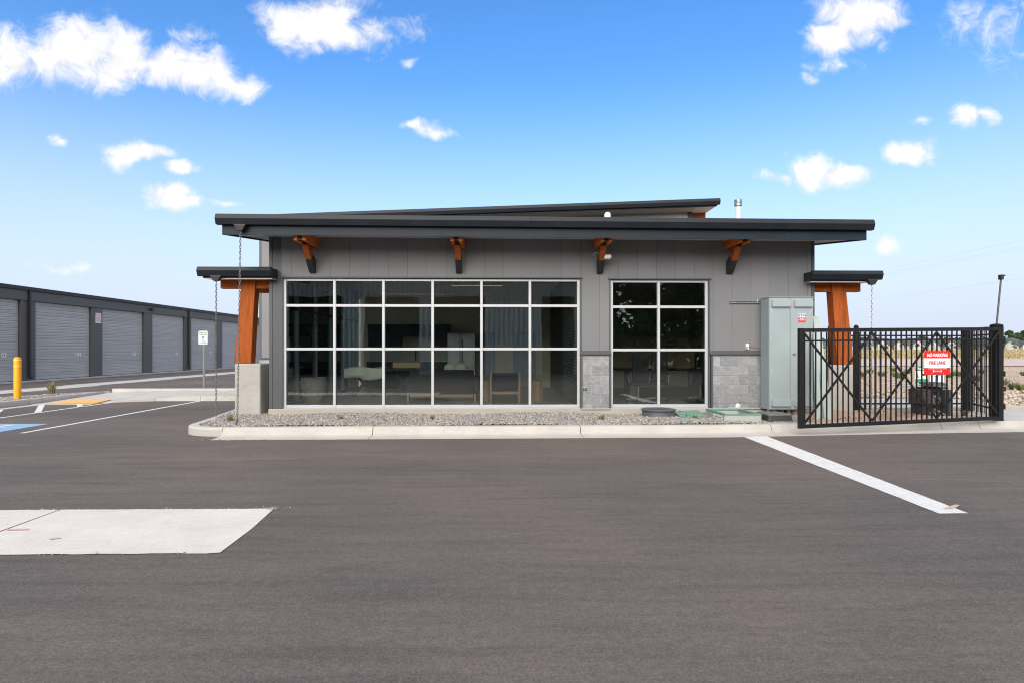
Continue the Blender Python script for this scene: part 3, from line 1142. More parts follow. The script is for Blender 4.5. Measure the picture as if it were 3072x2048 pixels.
# road across the soil
mb = MB()
mb.face([(9, 56, .03), (400, 50, .03), (400, 86, terrain_z(50, 86) + .03), (9, 88, terrain_z(50, 88) + .03)])
road = structure(mb.build('road', MAT['road'], recalc=False))
mb = MB()
mb.face([(9, 70.2, .034), (400, 66.2, .034), (400, 66.6, .034), (9, 70.7, .034)])
mb.build('edge_line', MAT['white_paint'], road, recalc=False)

# ------------------------------------------------------------------ the office building
office = root('office_building', (0, FY, 0), 'low grey office with a big glazed front and charcoal mono-pitch roof', 'building')


def X(px, y=FY, py=1050):
    return on_y(px, py, y).x


def Z(py, px=1500, y=FY):
    return on_y(px, py, y).z


XL, XR = X(808), X(2443)
W1 = dict(x0=X(849), x1=X(1740), z0=Z(1222), z1=Z(837, 1300), mx=[X((a + b) / 2) for a, b in ((998, 1005.6), (1145, 1153.6), (1293.6, 1301), (1440.5, 1448), (1586, 1594))],
          mz=[Z(917, 1300), Z(1046.3, 1300)])
W2 = dict(x0=X(1832), x1=X(2125), z0=Z(1220.5, 1980), z1=Z(841, 1980), mx=[X(1977.5)], mz=[Z(920.7, 1980), Z(1049, 1980)])
CAP_T, CAP_B = Z(1052, 1780), Z(1063, 1780)
BASE = Z(1222, 1500) - .005
WALL_TOP = 3.93
T = .03                                    # cladding thickness

# wall core behind the cladding, with real openings
mb = MB()


def core(x0, x1, z0, z1):
    mb.box(x0, x1, FY + T, FY + .2, z0, z1)


core(XL + .01, W1['x0'] - .004, .1, WALL_TOP)
core(W1['x1'] + .004, W2['x0'] - .004, .1, WALL_TOP)
core(W2['x1'] + .004, XR - .01, .1, WALL_TOP)
core(W1['x0'] - .004, W1['x1'] + .004, W1['z1'] + .004, WALL_TOP)
core(W2['x0'] - .004, W2['x1'] + .004, W2['z1'] + .004, WALL_TOP)
mb.build('wall', MAT['wall_back'], office)

# vertical cladding boards, one object each
J0 = X(874)
PITCH = (X(1742) - X(1108)) / 11
joints = [J0 + PITCH * k for k in range(-1, 40)]
joints = [j for j in joints if XL + .12 < j < XR - .12]
lines = sorted(set([XL + .065] + joints + [XR - .065]))
boards = []
for a, b in zip(lines, lines[1:]):
    cuts = [a, b] + [c for c in (W1['x0'] - .035, W1['x1'] + .035, W2['x0'] - .035, W2['x1'] + .035) if a < c < b]
    cuts.sort()
    for p, q in zip(cuts, cuts[1:]):
        m = (p + q) / 2
        if W1['x0'] - .035 < m < W1['x1'] + .035:
            zb = W1['z1'] + .045
        elif W2['x0'] - .035 < m < W2['x1'] + .035:
            zb = W2['z1'] + .045
        elif m < W1['x0']:
            zb = BASE
        else:
            zb = CAP_T + .004
        ga = .002 if p == a else .001
        gb = .002 if q == b else .001
        if q - p > .02:
            boards.append((p + ga, q - gb, zb))
for p, q, zb in boards:
    MB().box(p, q, FY, FY + T - .001, zb, WALL_TOP).build('siding_board', MAT['siding'] if p > W1['x0'] or zb > 1 else MAT['trim'], office)
for xa, xb in ((XL - .004, XL + .062), (XR - .062, XR + .004)):
    MB().box(xa, xb, FY - .008, FY + .12, BASE, WALL_TOP).build('corner_trim', MAT['trim'], office, bevel=.004)
for w in (W1, W2):
    x0, x1, z0, z1 = w['x0'], w['x1'], w['z0'], w['z1']
    MB().box(x0 - .05, x1 + .05, FY - .045, FY + T, z1 + .012, z1 + .04).build('head_flashing', MAT['trim'], office)
    for xa, xb in ((x0 - .036, x0 - .003), (x1 + .003, x1 + .036)):
        MB().box(xa, xb, FY - .014, FY + .1, z0, z1 + .011).build('jamb_trim', MAT['trim'], office)

# concrete stem wall
MB().box(XL - .01, XR + .01, FY - .035, FY + .22, -.2, BASE - .006).build('stem_wall', MAT['stem_concrete'], office, bevel=.01)

# block wainscot: single blocks on a mortar bed


def wainscot(x0, x1, z0, z1, off):
    wp = sub('wainscot', office, (x0, FY, z0))
    MB().box(x0, x1, FY + .004, FY + T, z0, z1).build('mortar', MAT['mortar'], wp)
    ch = Z(1123.0, 2138) - Z(1151.2, 2138)
    zt = z1 - .035
    rows = [(zt, z1)]
    while zt > z0 + .01:
        rows.append((max(zt - ch, z0), zt))
        zt -= ch
    for r, (za, zb) in enumerate(rows):
        x = x0 - off - (ch if r % 2 else 0)
        while x < x1:
            xa, xb = max(x, x0), min(x + 2 * ch, x1)
            if xb - xa > .02 and zb - za > .015:
                MB().box(xa + .006, xb - .006, FY - .007 + random.uniform(-.0015, .0015), FY + .01, za + .006, zb - .006).build('block', MAT['block'], wp)
            x += 2 * ch


px0, px1 = X(1747), X(1828.5)
wainscot(px0, px1, Z(1226, 1780), CAP_B - .004, .21)
qx0 = X(2138)
wainscot(qx0, XR - .07, Z(1226, 2200), CAP_B - .004, .05)
for xa, xb in ((W1['x1'] + .006, px1 + .03), (W2['x1'] + .02, XR - .064)):
    MB().box(xa, xb, FY - .05, FY + T, CAP_B, CAP_T).build('ledge_cap', MAT['trim'], office, bevel=.006)
for xa, xb in ((px0 - .035, px0 - .002), (px1 + .002, px1 + .03), (qx0 - .04, qx0 - .002)):
    MB().box(xa, xb, FY - .03, FY + T, Z(1226, 1780), CAP_B - .002).build('edge_trim', MAT['trim'], office)
for xa, xb in ((px0 - .035, px1 + .03), (qx0 - .04, XR - .064)):
    MB().box(xa, xb, FY - .036, FY + T, Z(1226, 1780) - .02, Z(1226, 1780) - .002).build('base_flashing', MAT['trim'], office)

# glazing


def glazing(w, fw=.056, fy=FY + .03, fd=.09):
    win = sub('window', office, (w['x0'], fy, w['z0']))
    x0, x1, z0, z1 = w['x0'], w['x1'], w['z0'], w['z1']
    xs = [x0] + w['mx'] + [x1]
    zs = [z0] + w['mz'] + [z1]
    for i, x in enumerate(xs):
        a, b = (x, x + fw) if i == 0 else ((x - fw, x) if i == len(xs) - 1 else (x - fw / 2, x + fw / 2))
        MB().box(a, b, fy, fy + fd, z0, z1).build('mullion', MAT['aluminium'], win, bevel=.004)
    for i, z in enumerate(zs):
        a, b = (z, z + fw * 1.1) if i == 0 else ((z - fw * .85, z) if i == len(zs) - 1 else (z - fw / 2, z + fw / 2))
        for xa, xb in zip(xs, xs[1:]):
            l = xa + (fw if xa == x0 else fw / 2) + .0005
            r = xb - (fw if xb == x1 else fw / 2) - .0005
            MB().box(l, r, fy + .004, fy + fd - .004, a, b).build('transom', MAT['aluminium'], win, bevel=.004)
    for za, zb in zip(zs, zs[1:]):
        for xa, xb in zip(xs, xs[1:]):
            MB().box(xa + .02, xb - .02, fy + .045, fy + .051, za + .02, zb - .02).build('pane', MAT['glass'], win)
    MB().box(x0, x1, fy - .035, fy + .02, z0 - .02, z0 - .002).build('sill', MAT['aluminium'], win)


glazing(W1)
glazing(W2)

# main roof: fascia, gutter, soffit and sloping deck
ROOF_S = .12
FAS_Y = FY - 1.0
RXL, RXR = X(666, FAS_Y), X(2600, FAS_Y)
GXL, GXR = X(646, FAS_Y - .1), X(2623, FAS_Y - .1)
zbl, zbr = on_y(666, 704.5, FAS_Y).z, on_y(2600, 720.8, FAS_Y).z


def tilt(x):
    return (zbr - zbl) * (x - RXL) / (RXR - RXL)


FB = zbl                                   # fascia bottom at the left end
FT = FB + .27
roof = sub('roof', office, (0, FAS_Y, FB))
seam = [RXL] + [X(p, FAS_Y) for p in (1327, 2376)] + [RXR]
for a, b in zip(seam, seam[1:]):
    MB().prism_x([(FAS_Y, FB), (FAS_Y, FT), (FAS_Y + .03, FT), (FAS_Y + .03, FB)], a + .0015, b - .0015, tilt(a), tilt(b)).build('fascia', MAT['fascia'], roof)
GT = on_y(647, 641.5, FAS_Y - .1).z
gs = [GXL] + [X(p, FAS_Y - .1) for p in (1592, 2145)] + [GXR]
GP = [(-.002, 0), (-.105, 0), (-.14, -.09), (-.1, -.205), (-.002, -.205)]
for i, (a, b) in enumerate(zip(gs, gs[1:])):
    o = MB().prism_x([(FAS_Y + y * (1 + .02 * (i == 1)), GT + z) for y, z in GP], a, b - .001, tilt(a), tilt(b)).build('gutter', MAT['dark_metal'], roof, bevel=.004)
DEPTH = 9.2
RB = FAS_Y + DEPTH
for xa, xb, nm in ((RXL, RXL + .03, 'rake_fascia'), (RXR - .03, RXR, 'rake_fascia')):
    mb = MB()
    t_ = tilt((xa + xb) / 2)
    mb.loft([[(x, FAS_Y + .031, FB + t_), (x, RB, FB + t_ + ROOF_S * DEPTH), (x, RB, FT + t_ + ROOF_S * DEPTH), (x, FAS_Y + .031, FT + t_)] for x in (xa, xb)])
    mb.build(nm, MAT['fascia'], roof)
mb = MB()


def deck_pt(x, y, z):
    return (x, y, z + tilt(x) + ROOF_S * (y - FAS_Y))


mb.loft([[deck_pt(x, FAS_Y + .03, FT - .03), deck_pt(x, RB, FT - .03), deck_pt(x, RB, FT + .02), deck_pt(x, FAS_Y - .02, FT + .02), deck_pt(x, FAS_Y - .02, FT - .005), deck_pt(x, FAS_Y + .03, FT - .005)] for x in (RXL - .04, RXR + .04)])
mb.build('roof_deck', MAT['dark_metal'], roof)
mb = MB()
x = RXL + .2
while x < RXR:
    mb.loft([[deck_pt(x, FAS_Y, FT + .02), deck_pt(x + .03, FAS_Y, FT + .02), deck_pt(x + .03, FAS_Y, FT + .06), deck_pt(x, FAS_Y, FT + .06)],
             [deck_pt(x, RB, FT + .02), deck_pt(x + .03, RB, FT + .02), deck_pt(x + .03, RB, FT + .06), deck_pt(x, RB, FT + .06)]])
    x += .41
o = mb.build('standing_seams', MAT['dark_metal'], roof)
o['kind'] = 'stuff'
# soffit: grey panels along the front, pale ones under the side overhangs
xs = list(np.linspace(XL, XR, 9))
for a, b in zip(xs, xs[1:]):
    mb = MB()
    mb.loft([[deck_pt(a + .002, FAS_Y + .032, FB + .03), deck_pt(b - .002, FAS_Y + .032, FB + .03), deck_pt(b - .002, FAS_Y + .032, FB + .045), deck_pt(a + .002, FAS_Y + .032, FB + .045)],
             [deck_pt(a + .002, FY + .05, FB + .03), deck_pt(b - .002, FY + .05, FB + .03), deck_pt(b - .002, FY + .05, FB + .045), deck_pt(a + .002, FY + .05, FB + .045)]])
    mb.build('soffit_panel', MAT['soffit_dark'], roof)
for xa, xb in ((RXL + .031, XL - .001), (XR + .001, RXR - .031)):
    yy = FAS_Y + .032
    while yy < RB - .1:
        ye = min(yy + .6, RB)
        mb = MB()
        mb.loft([[deck_pt(xa, yy + .002, FB + .03), deck_pt(xb, yy + .002, FB + .03), deck_pt(xb, yy + .002, FB + .045), deck_pt(xa, yy + .002, FB + .045)],
                 [deck_pt(xa, ye - .002, FB + .03), deck_pt(xb, ye - .002, FB + .03), deck_pt(xb, ye - .002, FB + .045), deck_pt(xa, ye - .002, FB + .045)]])
        mb.build('soffit_panel', MAT['soffit'], roof)
        yy = ye
# vent pipe and dome on the roof
vp = on_y(2214.5, 640, 16.0)
zr = FT + tilt(vp.x) + ROOF_S * (16 - FAS_Y)
zt = on_y(2214, 619, 16.0).z
mb = MB()
mb.lathe([(.06, zr - .1), (.06, zt + .05)], (vp.x, 16, 0), 20)
vent = mb.build('vent_pipe', MAT['white'], roof, smooth=40)
mb = MB()
zc_ = on_y(2214, 600, 16.0).z
prof = [(.075, zt)]
for k in range(5):
    z_ = zt + (zc_ - zt) * (k + .2) / 5
    prof += [(.1, z_), (.1, z_ + .02), (.078, z_ + .024)]
prof += [(.09, zc_)]
mb.lathe(prof, (vp.x, 16, 0), 20)
mb.build('vent_cap', MAT['galvanised'], roof, smooth=30)
vp = on_y(1822.5, 640, 15.0)
zt = on_y(1822, 637, 15.0).z
mb = MB()
mb.lathe([(.08, 4.2), (.08, zt - .08), (.074, zt - .045), (.055, zt - .018), (.025, zt - .003), (.004, zt)], (vp.x, 15, 0), 20)
mb.build('roof_vent', MAT['white'], roof, smooth=50)

# brackets: paired beams and a raked brace with a black steel shoe
BR = [X((1625 + 1680) / 2 * .2296 + 560), X(1377.6), X(1798.5), X(2187)]
for bx in BR:
    br = sub('bracket', office, (bx, FY, 3.5))
    top = FB + tilt(bx) + .06
    zb = 3.672
    for s in (-1, 1):
        xc = bx + s * .083
        MB().box(xc - .036, xc + .036, FY - .86, FY + .02, zb, zb + .245).build('beam', MAT['wood_y'], br, bevel=.004)
    # brace: from the wall up and out between the beams
    lo = Vector((bx, FY - .02, 3.2))
    hi = Vector((bx, FY - .5, 3.69))
    d = (hi - lo).normalized()
    mid = lo + d * .3
    MB().beam(mid, hi, .118, .16, (0, 0, 1)).build('brace', MAT['wood_z'], br, bevel=.004)
    mb = MB()
    n = Vector((0, -d.z, d.y))
    # steel shoe: follows the brace, cut flush with the wall
    h = .085
    a = mid + d * .03
    poly = [(a + n * h), (a - n * h), Vector((bx, FY - .002, a.z - .03)), Vector((bx, FY - .002, 3.14)), Vector((bx, FY - .07, 3.14))]
    mb.loft([[(bx - .064, p.y, p.z) for p in poly], [(bx + .064, p.y, p.z) for p in poly]])
    mb.build('steel_shoe', MAT['black_steel'], br, bevel=.003)
    MB().box(bx - .044, bx + .044, FY - .84, FY - .3, zb + .02, zb + .23).build('spacer', MAT['black_steel'], br)

# ------------------------------------------------------------------ canopies with raking posts on concrete piers


def canopy(gx0, gx1, gy, ztop, zbot, beam_px, beam_z, beam_y, post_top, post_bot, z_post, pier_x, pier_y, pier_z, side):
    cn = sub('canopy', office, ((gx0 + gx1) / 2, gy, zbot))
    h = ztop - zbot
    gp = [(gy + .12, ztop), (gy + .035, ztop), (gy, ztop - h * .4), (gy + .045, zbot), (gy + .12, zbot)]
    MB().prism_x(gp, gx0, gx1).build('gutter', MAT['dark_metal'], cn, bevel=.006)
    xe0, xe1 = gx0 + (.08 if side < 0 else .0), gx1 - (.0 if side < 0 else .08)
    mb = MB()
    mb.loft([[(x, gy + .121, zbot - .03), (x, gy + 2.6, zbot + .1), (x, gy + 2.6, zbot + .22), (x, gy + .121, ztop - .02)] for x in (xe0, xe1)])
    mb.build('canopy_roof', MAT['dark_metal'], cn)
    mb = MB()
    mb.loft([[(x, gy + .13, zbot - .045), (x, gy + 2.58, zbot + .085), (x, gy + 2.58, zbot + .098), (x, gy + .13, zbot - .032)] for x in (xe0 + .02, xe1 - .02)])
    mb.build('canopy_soffit', MAT['soffit'], cn)
    bx0, bx1 = beam_px
    MB().box(bx0, bx1, beam_y, beam_y + .14, beam_z[0], beam_z[1]).build('beam', MAT['wood_x'], cn, bevel=.006)
    MB().box(bx0, bx1, beam_y + 2.0, beam_y + 2.14, beam_z[0] + .1, beam_z[1] + .1).build('beam', MAT['wood_x'], cn, bevel=.006)
    (ta, tb), (ba, bb) = post_top, post_bot
    yf, yb = beam_y - .05, beam_y + .2
    zt_, zb_ = z_post
    mb = MB()
    mb.loft([[(ba, yf, zb_), (bb, yf, zb_), (bb, yb, zb_), (ba, yb, zb_)], [(ta, yf, zt_), (tb, yf, zt_), (tb, yb, zt_), (ta, yb, zt_)]])
    mb.build('post', MAT['wood_z'], cn, bevel=.006)
    cx = (ba + bb) / 2
    pl = MB()
    pl.box(cx - .065, cx + .065, yf - .008, yf - .001, zb_ - .005, zb_ + .085)
    pl = pl.build('post_plate', MAT['galvanised'], cn, bevel=.002)
    for s in (-1, 1):
        b_ = MB()
        b_.lathe([(.013, 0), (.013, .012), (.006, .014)], (0, 0, 0), 6)
        me = mesh_of(b_, 'bolt', MAT['plastic_grey'])
        place(me, 'bolt', pl, (cx + s * .035, yf - .008, zb_ + .045), (R(90), 0, 0))
    MB().box(pier_x[0], pier_x[1], pier_y[0], pier_y[1], .05, pier_z).build('pier', MAT['pier_concrete'], cn, bevel=.03, seg=2)
    return cn


PY = FY - .02
canopy(X(588, 12.45), X(811, 12.45), 12.45, on_y(600, 799.5, 12.45).z, on_y(600, 828, 12.45).z,
       (X(661, 12.95), X(812, 12.95)), (on_y(690, 866, 12.95).z, on_y(690, 832, 12.95).z), 12.95,
       (on_y(703, 833, 12.9).x, on_y(752, 833, 12.9).x), (on_y(725, 1088, 12.9).x, on_y(766.5, 1088, 12.9).x), (on_y(700, 1088.5, 12.9).z, on_y(700, 833, 12.9).z),
       (X(703, PY), X(781, PY)), (PY, PY + .56), on_y(740, 1090, PY).z, -1)
canopy(X(2440, 12.45), X(2652, 12.45), 12.45, on_y(2600, 811.5, 12.45).z, on_y(2600, 838.5, 12.45).z,
       (X(2440, 12.95), X(2582, 12.95)), (on_y(2560, 876, 12.95).z, on_y(2560, 843, 12.95).z), 12.95,
       (on_y(2512, 843, 12.9).x, on_y(2561, 843, 12.9).x), (on_y(2495, 1092, 12.9).x, on_y(2536, 1092, 12.9).x), (on_y(2520, 1092.5, 12.9).z, on_y(2520, 843, 12.9).z),
       (X(2487, PY), X(2561, PY)), (PY, PY + .56), on_y(2520, 1094, PY).z, 1)

# ------------------------------------------------------------------ rear block with the higher roof
rear = sub('rear_block', office, (0, 21.5, 0))
RY = 21.5
rxl = on_y(778, 1050, RY).x
rxr = on_y(2070, 640, RY).x
zcm = on_y(790, 1076, RY).z
n = 0
x = rxl + .07
while x < XL + .3:
    xe = min(x + .416, XL + .4)
    MB().box(x + .003, xe - .003, RY, RY + .05, zcm + .05, 5.7).build('siding_board', MAT['siding'], rear)
    x = xe
MB().box(rxl - .005, rxl + .065, RY - .01, RY + .1, zcm + .05, 5.7).build('corner_trim', MAT['trim'], rear)
MB().box(rxl - .05, XL + .3, RY - .04, RY + .06, zcm, zcm + .048).build('ledge_cap', MAT['trim'], rear)
ch = .203
za = zcm - .002
r = 0
while za > -.1:
    zb_ = max(za - ch, -.1)
    x = rxl - (ch if r % 2 else 0)
    while x < XL + .3:
        xa, xb = max(x, rxl), min(x + 2 * ch, XL + .3)
        if xb - xa > .03:
            MB().box(xa + .004, xb - .004, RY + .01, RY + .05, zb_ + .004, za - .004).build('block', MAT['block'], rear)
        x += 2 * ch
    za -= ch
    r += 1
MB().box(rxl + .01, rxr, RY + .052, RY + 9, -.2, 5.9).build('rear_wall', MAT['mortar'], rear)
# clerestory sheet metal under the higher roof
UE = 20.6                                   # eave plane of the higher roof
uz_r = on_y(2158, 597, UE).z
ux_r = on_y(2158, 597, UE).x
ux_l = on_y(760, 640, UE).x
uz_at = lambda x: uz_r + (on_y(950, 640.5, UE).z - uz_r) * (ux_r - x) / (ux_r - on_y(950, 640.5, UE).x)
up = sub('upper_roof', office, (0, UE, 6))
ug = [(UE, 0), (UE - .1, 0), (UE - .14, -.1), (UE - .1, -.215), (UE, -.215)]
for a, b in ((ux_l, on_y(1100, 640, UE).x), (on_y(1100, 640, UE).x, on_y(1770, 640, UE).x), (on_y(1770, 640, UE).x, ux_r)):
    MB().prism_x(ug, a, b - .002, uz_at(a), uz_at(b)).build('gutter', MAT['dark_metal'], up, bevel=.005)
MB().prism_x([(UE + .002, -.26), (UE + .03, -.26), (UE + .03, -.02), (UE + .002, -.02)], ux_l, ux_r - .08, uz_at(ux_l), uz_at(ux_r - .08)).build('fascia', MAT['fascia'], up)
mb = MB()
mb.loft([[(x, UE + .031, uz_at(x) - .06), (x, UE + 9.5, uz_at(x) - .06 + .25), (x, UE + 9.5, uz_at(x) + .25), (x, UE + .0, uz_at(x) - .005), (x, UE + .031, uz_at(x) - .03)] for x in (ux_l, ux_r - .02)])
mb.build('roof_deck', MAT['dark_metal'], up)
mb = MB()
mb.loft([[(x, UE + .032, uz_at(x) - .25), (x, RY + .2, uz_at(x) - .25), (x, RY + .2, uz_at(x) - .235), (x, UE + .032, uz_at(x) - .235)] for x in (ux_l, rxr - .02)])
mb.build('soffit_panel', MAT['opp_wall'], up)
yy = UE + .032
while yy < UE + 6:
    mb = MB()
    x0_, x1_ = rxr - .018, ux_r - .1
    mb.loft([[(x, yy, uz_at(x) - .25), (x, yy + .395, uz_at(x) - .25), (x, yy + .395, uz_at(x) - .235), (x, yy, uz_at(x) - .235)] for x in (x0_, x1_)])
    mb.build('soffit_panel', MAT['soffit'], up)
    yy += .4
mb = MB()
mb.loft([[(x, RY - .05, 5.0), (x, RY + .05, 5.0), (x, RY + .05, uz_at(x) - .251), (x, RY - .05, uz_at(x) - .251)] for x in (ux_l + .4, rxr - .1)])
mb.build('clerestory_wall', MAT['galvanised'], up)
MB().box(rxr - .098, rxr + .07, RY - .07, RY + .1, 5.0, uz_at(rxr) - .25).build('corner_trim', MAT['trim'], up)
pa, pb = on_y(2074, 640, RY + .1).x, on_y(2117, 640, RY + .1).x
MB().box(pa + .03, pb, RY + .11, RY + .5, 5.0, on_y(2090, 632, RY).z).build('timber_beam', MAT['wood_x'], up)

# ------------------------------------------------------------------ shell of the rooms behind the glass
shell = sub('interior', office, (0, 15, 0))
ROOM_B = 20.5
PX = X(1738) + .02                         # brick partition
MB().box(XL + .13, XR - .13, FY + .2, ROOM_B, .1, .24).build('floor', MAT['in_floor'], shell)
MB().box(XL + .13, XR - .13, FY + .2, ROOM_B, 3.45, 3.5).build('ceiling', MAT['in_ceiling'], shell)
MB().box(XL + .13, XR - .13, ROOM_B, ROOM_B + .1, .1, 3.5).build('back_wall', MAT['in_wall'], shell)
MB().box(PX, PX + .14, FY + .201, 16.4, .241, 3.449).build('brick_partition', MAT['brick'], shell)
MB().box(PX + .001, PX + .139, 16.401, ROOM_B - .001, .241, 3.449).build('partition', MAT['in_dark'], shell)
MB().box(XR - .13, XR - .01, FY + .201, ROOM_B, .1, 3.6).build('side_wall', MAT['in_wall'], shell)
# glazed left wall
win = sub('side_window', office, (XL, 16, .3))
LX = XL + .02
sy = [13.35, 14.3, 15.75, 17.15, 18.45, 19.3, 20.3]
for y in sy:
    MB().box(LX, LX + .12, y - .035, y + .035, .25, 3.2).build('mullion', MAT['in_frame'], win)
for z in (.25, 2.42, 3.15):
    for a, b in zip(sy, sy[1:]):
        MB().box(LX + .003, LX + .117, a + .036, b - .036, z, z + .06).build('transom', MAT['in_frame'] if z != 2.42 else MAT['in_dark'], win)
for a, b in zip(sy, sy[1:]):
    MB().box(LX + .05, LX + .056, a + .03, b - .03, .3, 3.15).build('pane', MAT['side_glass'], win)
MB().box(LX, LX + .12, FY + .2, 13.31, .25, 3.5).build('side_wall', MAT['in_grey'], win)
MB().box(LX, LX + .12, 13.315, 20.5, 3.215, 3.6).build('side_header', MAT['in_grey'], win)
MB().box(LX, LX + .12, 13.315, 20.5, .05, .245).build('side_sill', MAT['stem_concrete'], win)
# kitchen run and doors on the back wall, fixed to the building
kb = ROOM_B
kx0, kx1 = on_y(1103, 1050, 20.1).x, on_y(1348, 1050, 20.1).x
kit = sub('kitchen', office, (kx0, kb, .24))
w_ = (kx1 - kx0) / 5
for i in range(5):
    MB().box(kx0 + i * w_ + .004, kx0 + (i + 1) * w_ - .004, kb - .36, kb - .002, 1.62 if i in (0, 1, 4) else 1.95, 2.36).build('wall_cupboard', MAT['in_dark'], kit)
    MB().box(kx0 + i * w_ + .004, kx0 + (i + 1) * w_ - .004, kb - .6, kb - .002, .3, 1.12).build('base_cupboard', MAT['in_dark'], kit)
MB().box(kx0 - .02, kx1 + .02, kb - .63, kb - .002, 1.121, 1.16).build('worktop', MAT['splash'], kit)
MB().box(kx0, kx1, kb - .02, kb - .003, 1.161, 1.6).build('splashback', MAT['splash'], kit)
MB().tube([(-2.85, kb - .2, 1.16), (-2.85, kb - .2, 1.5), (-2.85, kb - .27, 1.56), (-2.85, kb - .36, 1.5)], .015, 8).build('tap', MAT['black_steel'], kit)
for a, b, mt in ((1432, 1484, 'in_grey'), (1540, 1606, 'in_grey')):
    dx0, dx1 = on_y(a, 1050, kb).x, on_y(b, 1050, kb).x
    dr = MB().box(dx0, dx1, kb - .05, kb - .001, .25, 2.1).build('door', MAT[mt], kit)
    MB().box(dx1 - .13, dx1 - .05, kb - .1, kb - .051, 1.18, 1.21).build('handle', MAT['steel'], dr)

# ------------------------------------------------------------------ rain chains
LINK = None


def link_mesh():
    global LINK
    if LINK is None:
        pts = []
        w, h = .0135, .022
        for k in range(8):
            a = 2 * math.pi * (k + .5) / 8
            pts.append(Vector((w * math.cos(a), 0, (h if math.sin(a) > 0 else -h) + .012 * math.sin(a))))
        r = .006
        rings = []
        for i, p in enumerate(pts):
            d = (pts[(i + 1) % 8] - pts[i - 1]).normalized()
            s = Vector((0, 1, 0))
            u = s.cross(d)
            rings.append([p + (s * math.cos(2 * math.pi * k / 4) + u * math.sin(2 * math.pi * k / 4)) * r for k in range(4)])
        mb = MB()
        mb.loft(rings + [rings[0]], cap=False)
        LINK = mesh_of(mb, 'chain_link', MAT['chain_steel'], smooth=80)
    return LINK


def rain_chain(top, path, label, cup=True):
    top = Vector(top)
    ch = root('rain_chain', path[-1], label, 'rain chain', 'rain chains hanging from the gutters')
    if cup:
        mb = MB()
        mb.loft([[(top.x - .115, top.y - .05, top.z + .075), (top.x + .115, top.y - .05, top.z + .075), (top.x + .115, top.y + .07, top.z + .075), (top.x - .115, top.y + .07, top.z + .075)],
                 [(top.x - .1, top.y - .05, top.z + .05), (top.x + .1, top.y - .05, top.z + .05), (top.x + .1, top.y + .06, top.z + .05), (top.x - .1, top.y + .06, top.z + .05)],
                 [(top.x - .045, top.y - .04, top.z - .04), (top.x + .045, top.y - .04, top.z - .04), (top.x + .045, top.y + .04, top.z - .04), (top.x - .045, top.y + .04, top.z - .04)]])
        mb.build('outlet_cup', MAT['black_steel'], ch)
    pts = [top + Vector((0, 0, -.03))] + [Vector(p) for p in path]
    step = .0555
    k = 0
    carry = 0.
    for a, b in zip(pts, pts[1:]):
        d = b - a
        L = d.length
        d.normalize()
        q = Vector((0, 0, -1)).rotation_difference(d)
        s = carry
        while s < L:
            rot = (q @ Matrix.Rotation(R(90) * (k % 2) + .25 + random.uniform(-.15, .15), 3, 'Z').to_quaternion()).to_euler()
            place(link_mesh(), 'link', ch, a + d * s, rot)
            s += step
            k += 1
        carry = s - L
    return ch


gy = FAS_Y - .09
t0 = on_y(721.5, 686, gy)
rain_chain(t0, [on_y(716, 1050, gy - .02), on_y(712, 1256, gy - .05), on_z(706, 1273, .17)], 'long rain chain dropping from the main roof gutter past the concrete pier')
t0 = on_y(648.8, 838, 12.5)
rain_chain(t0, [on_y(648.4, 1249, 12.3)], 'shorter rain chain under the canopy gutter at the kerb nose')
t0 = on_y(2615.5, 849, 12.5)
rain_chain(t0, [on_y(2613.5, 1234, 12.5)], 'rain chain hanging behind the gate from the canopy gutter')

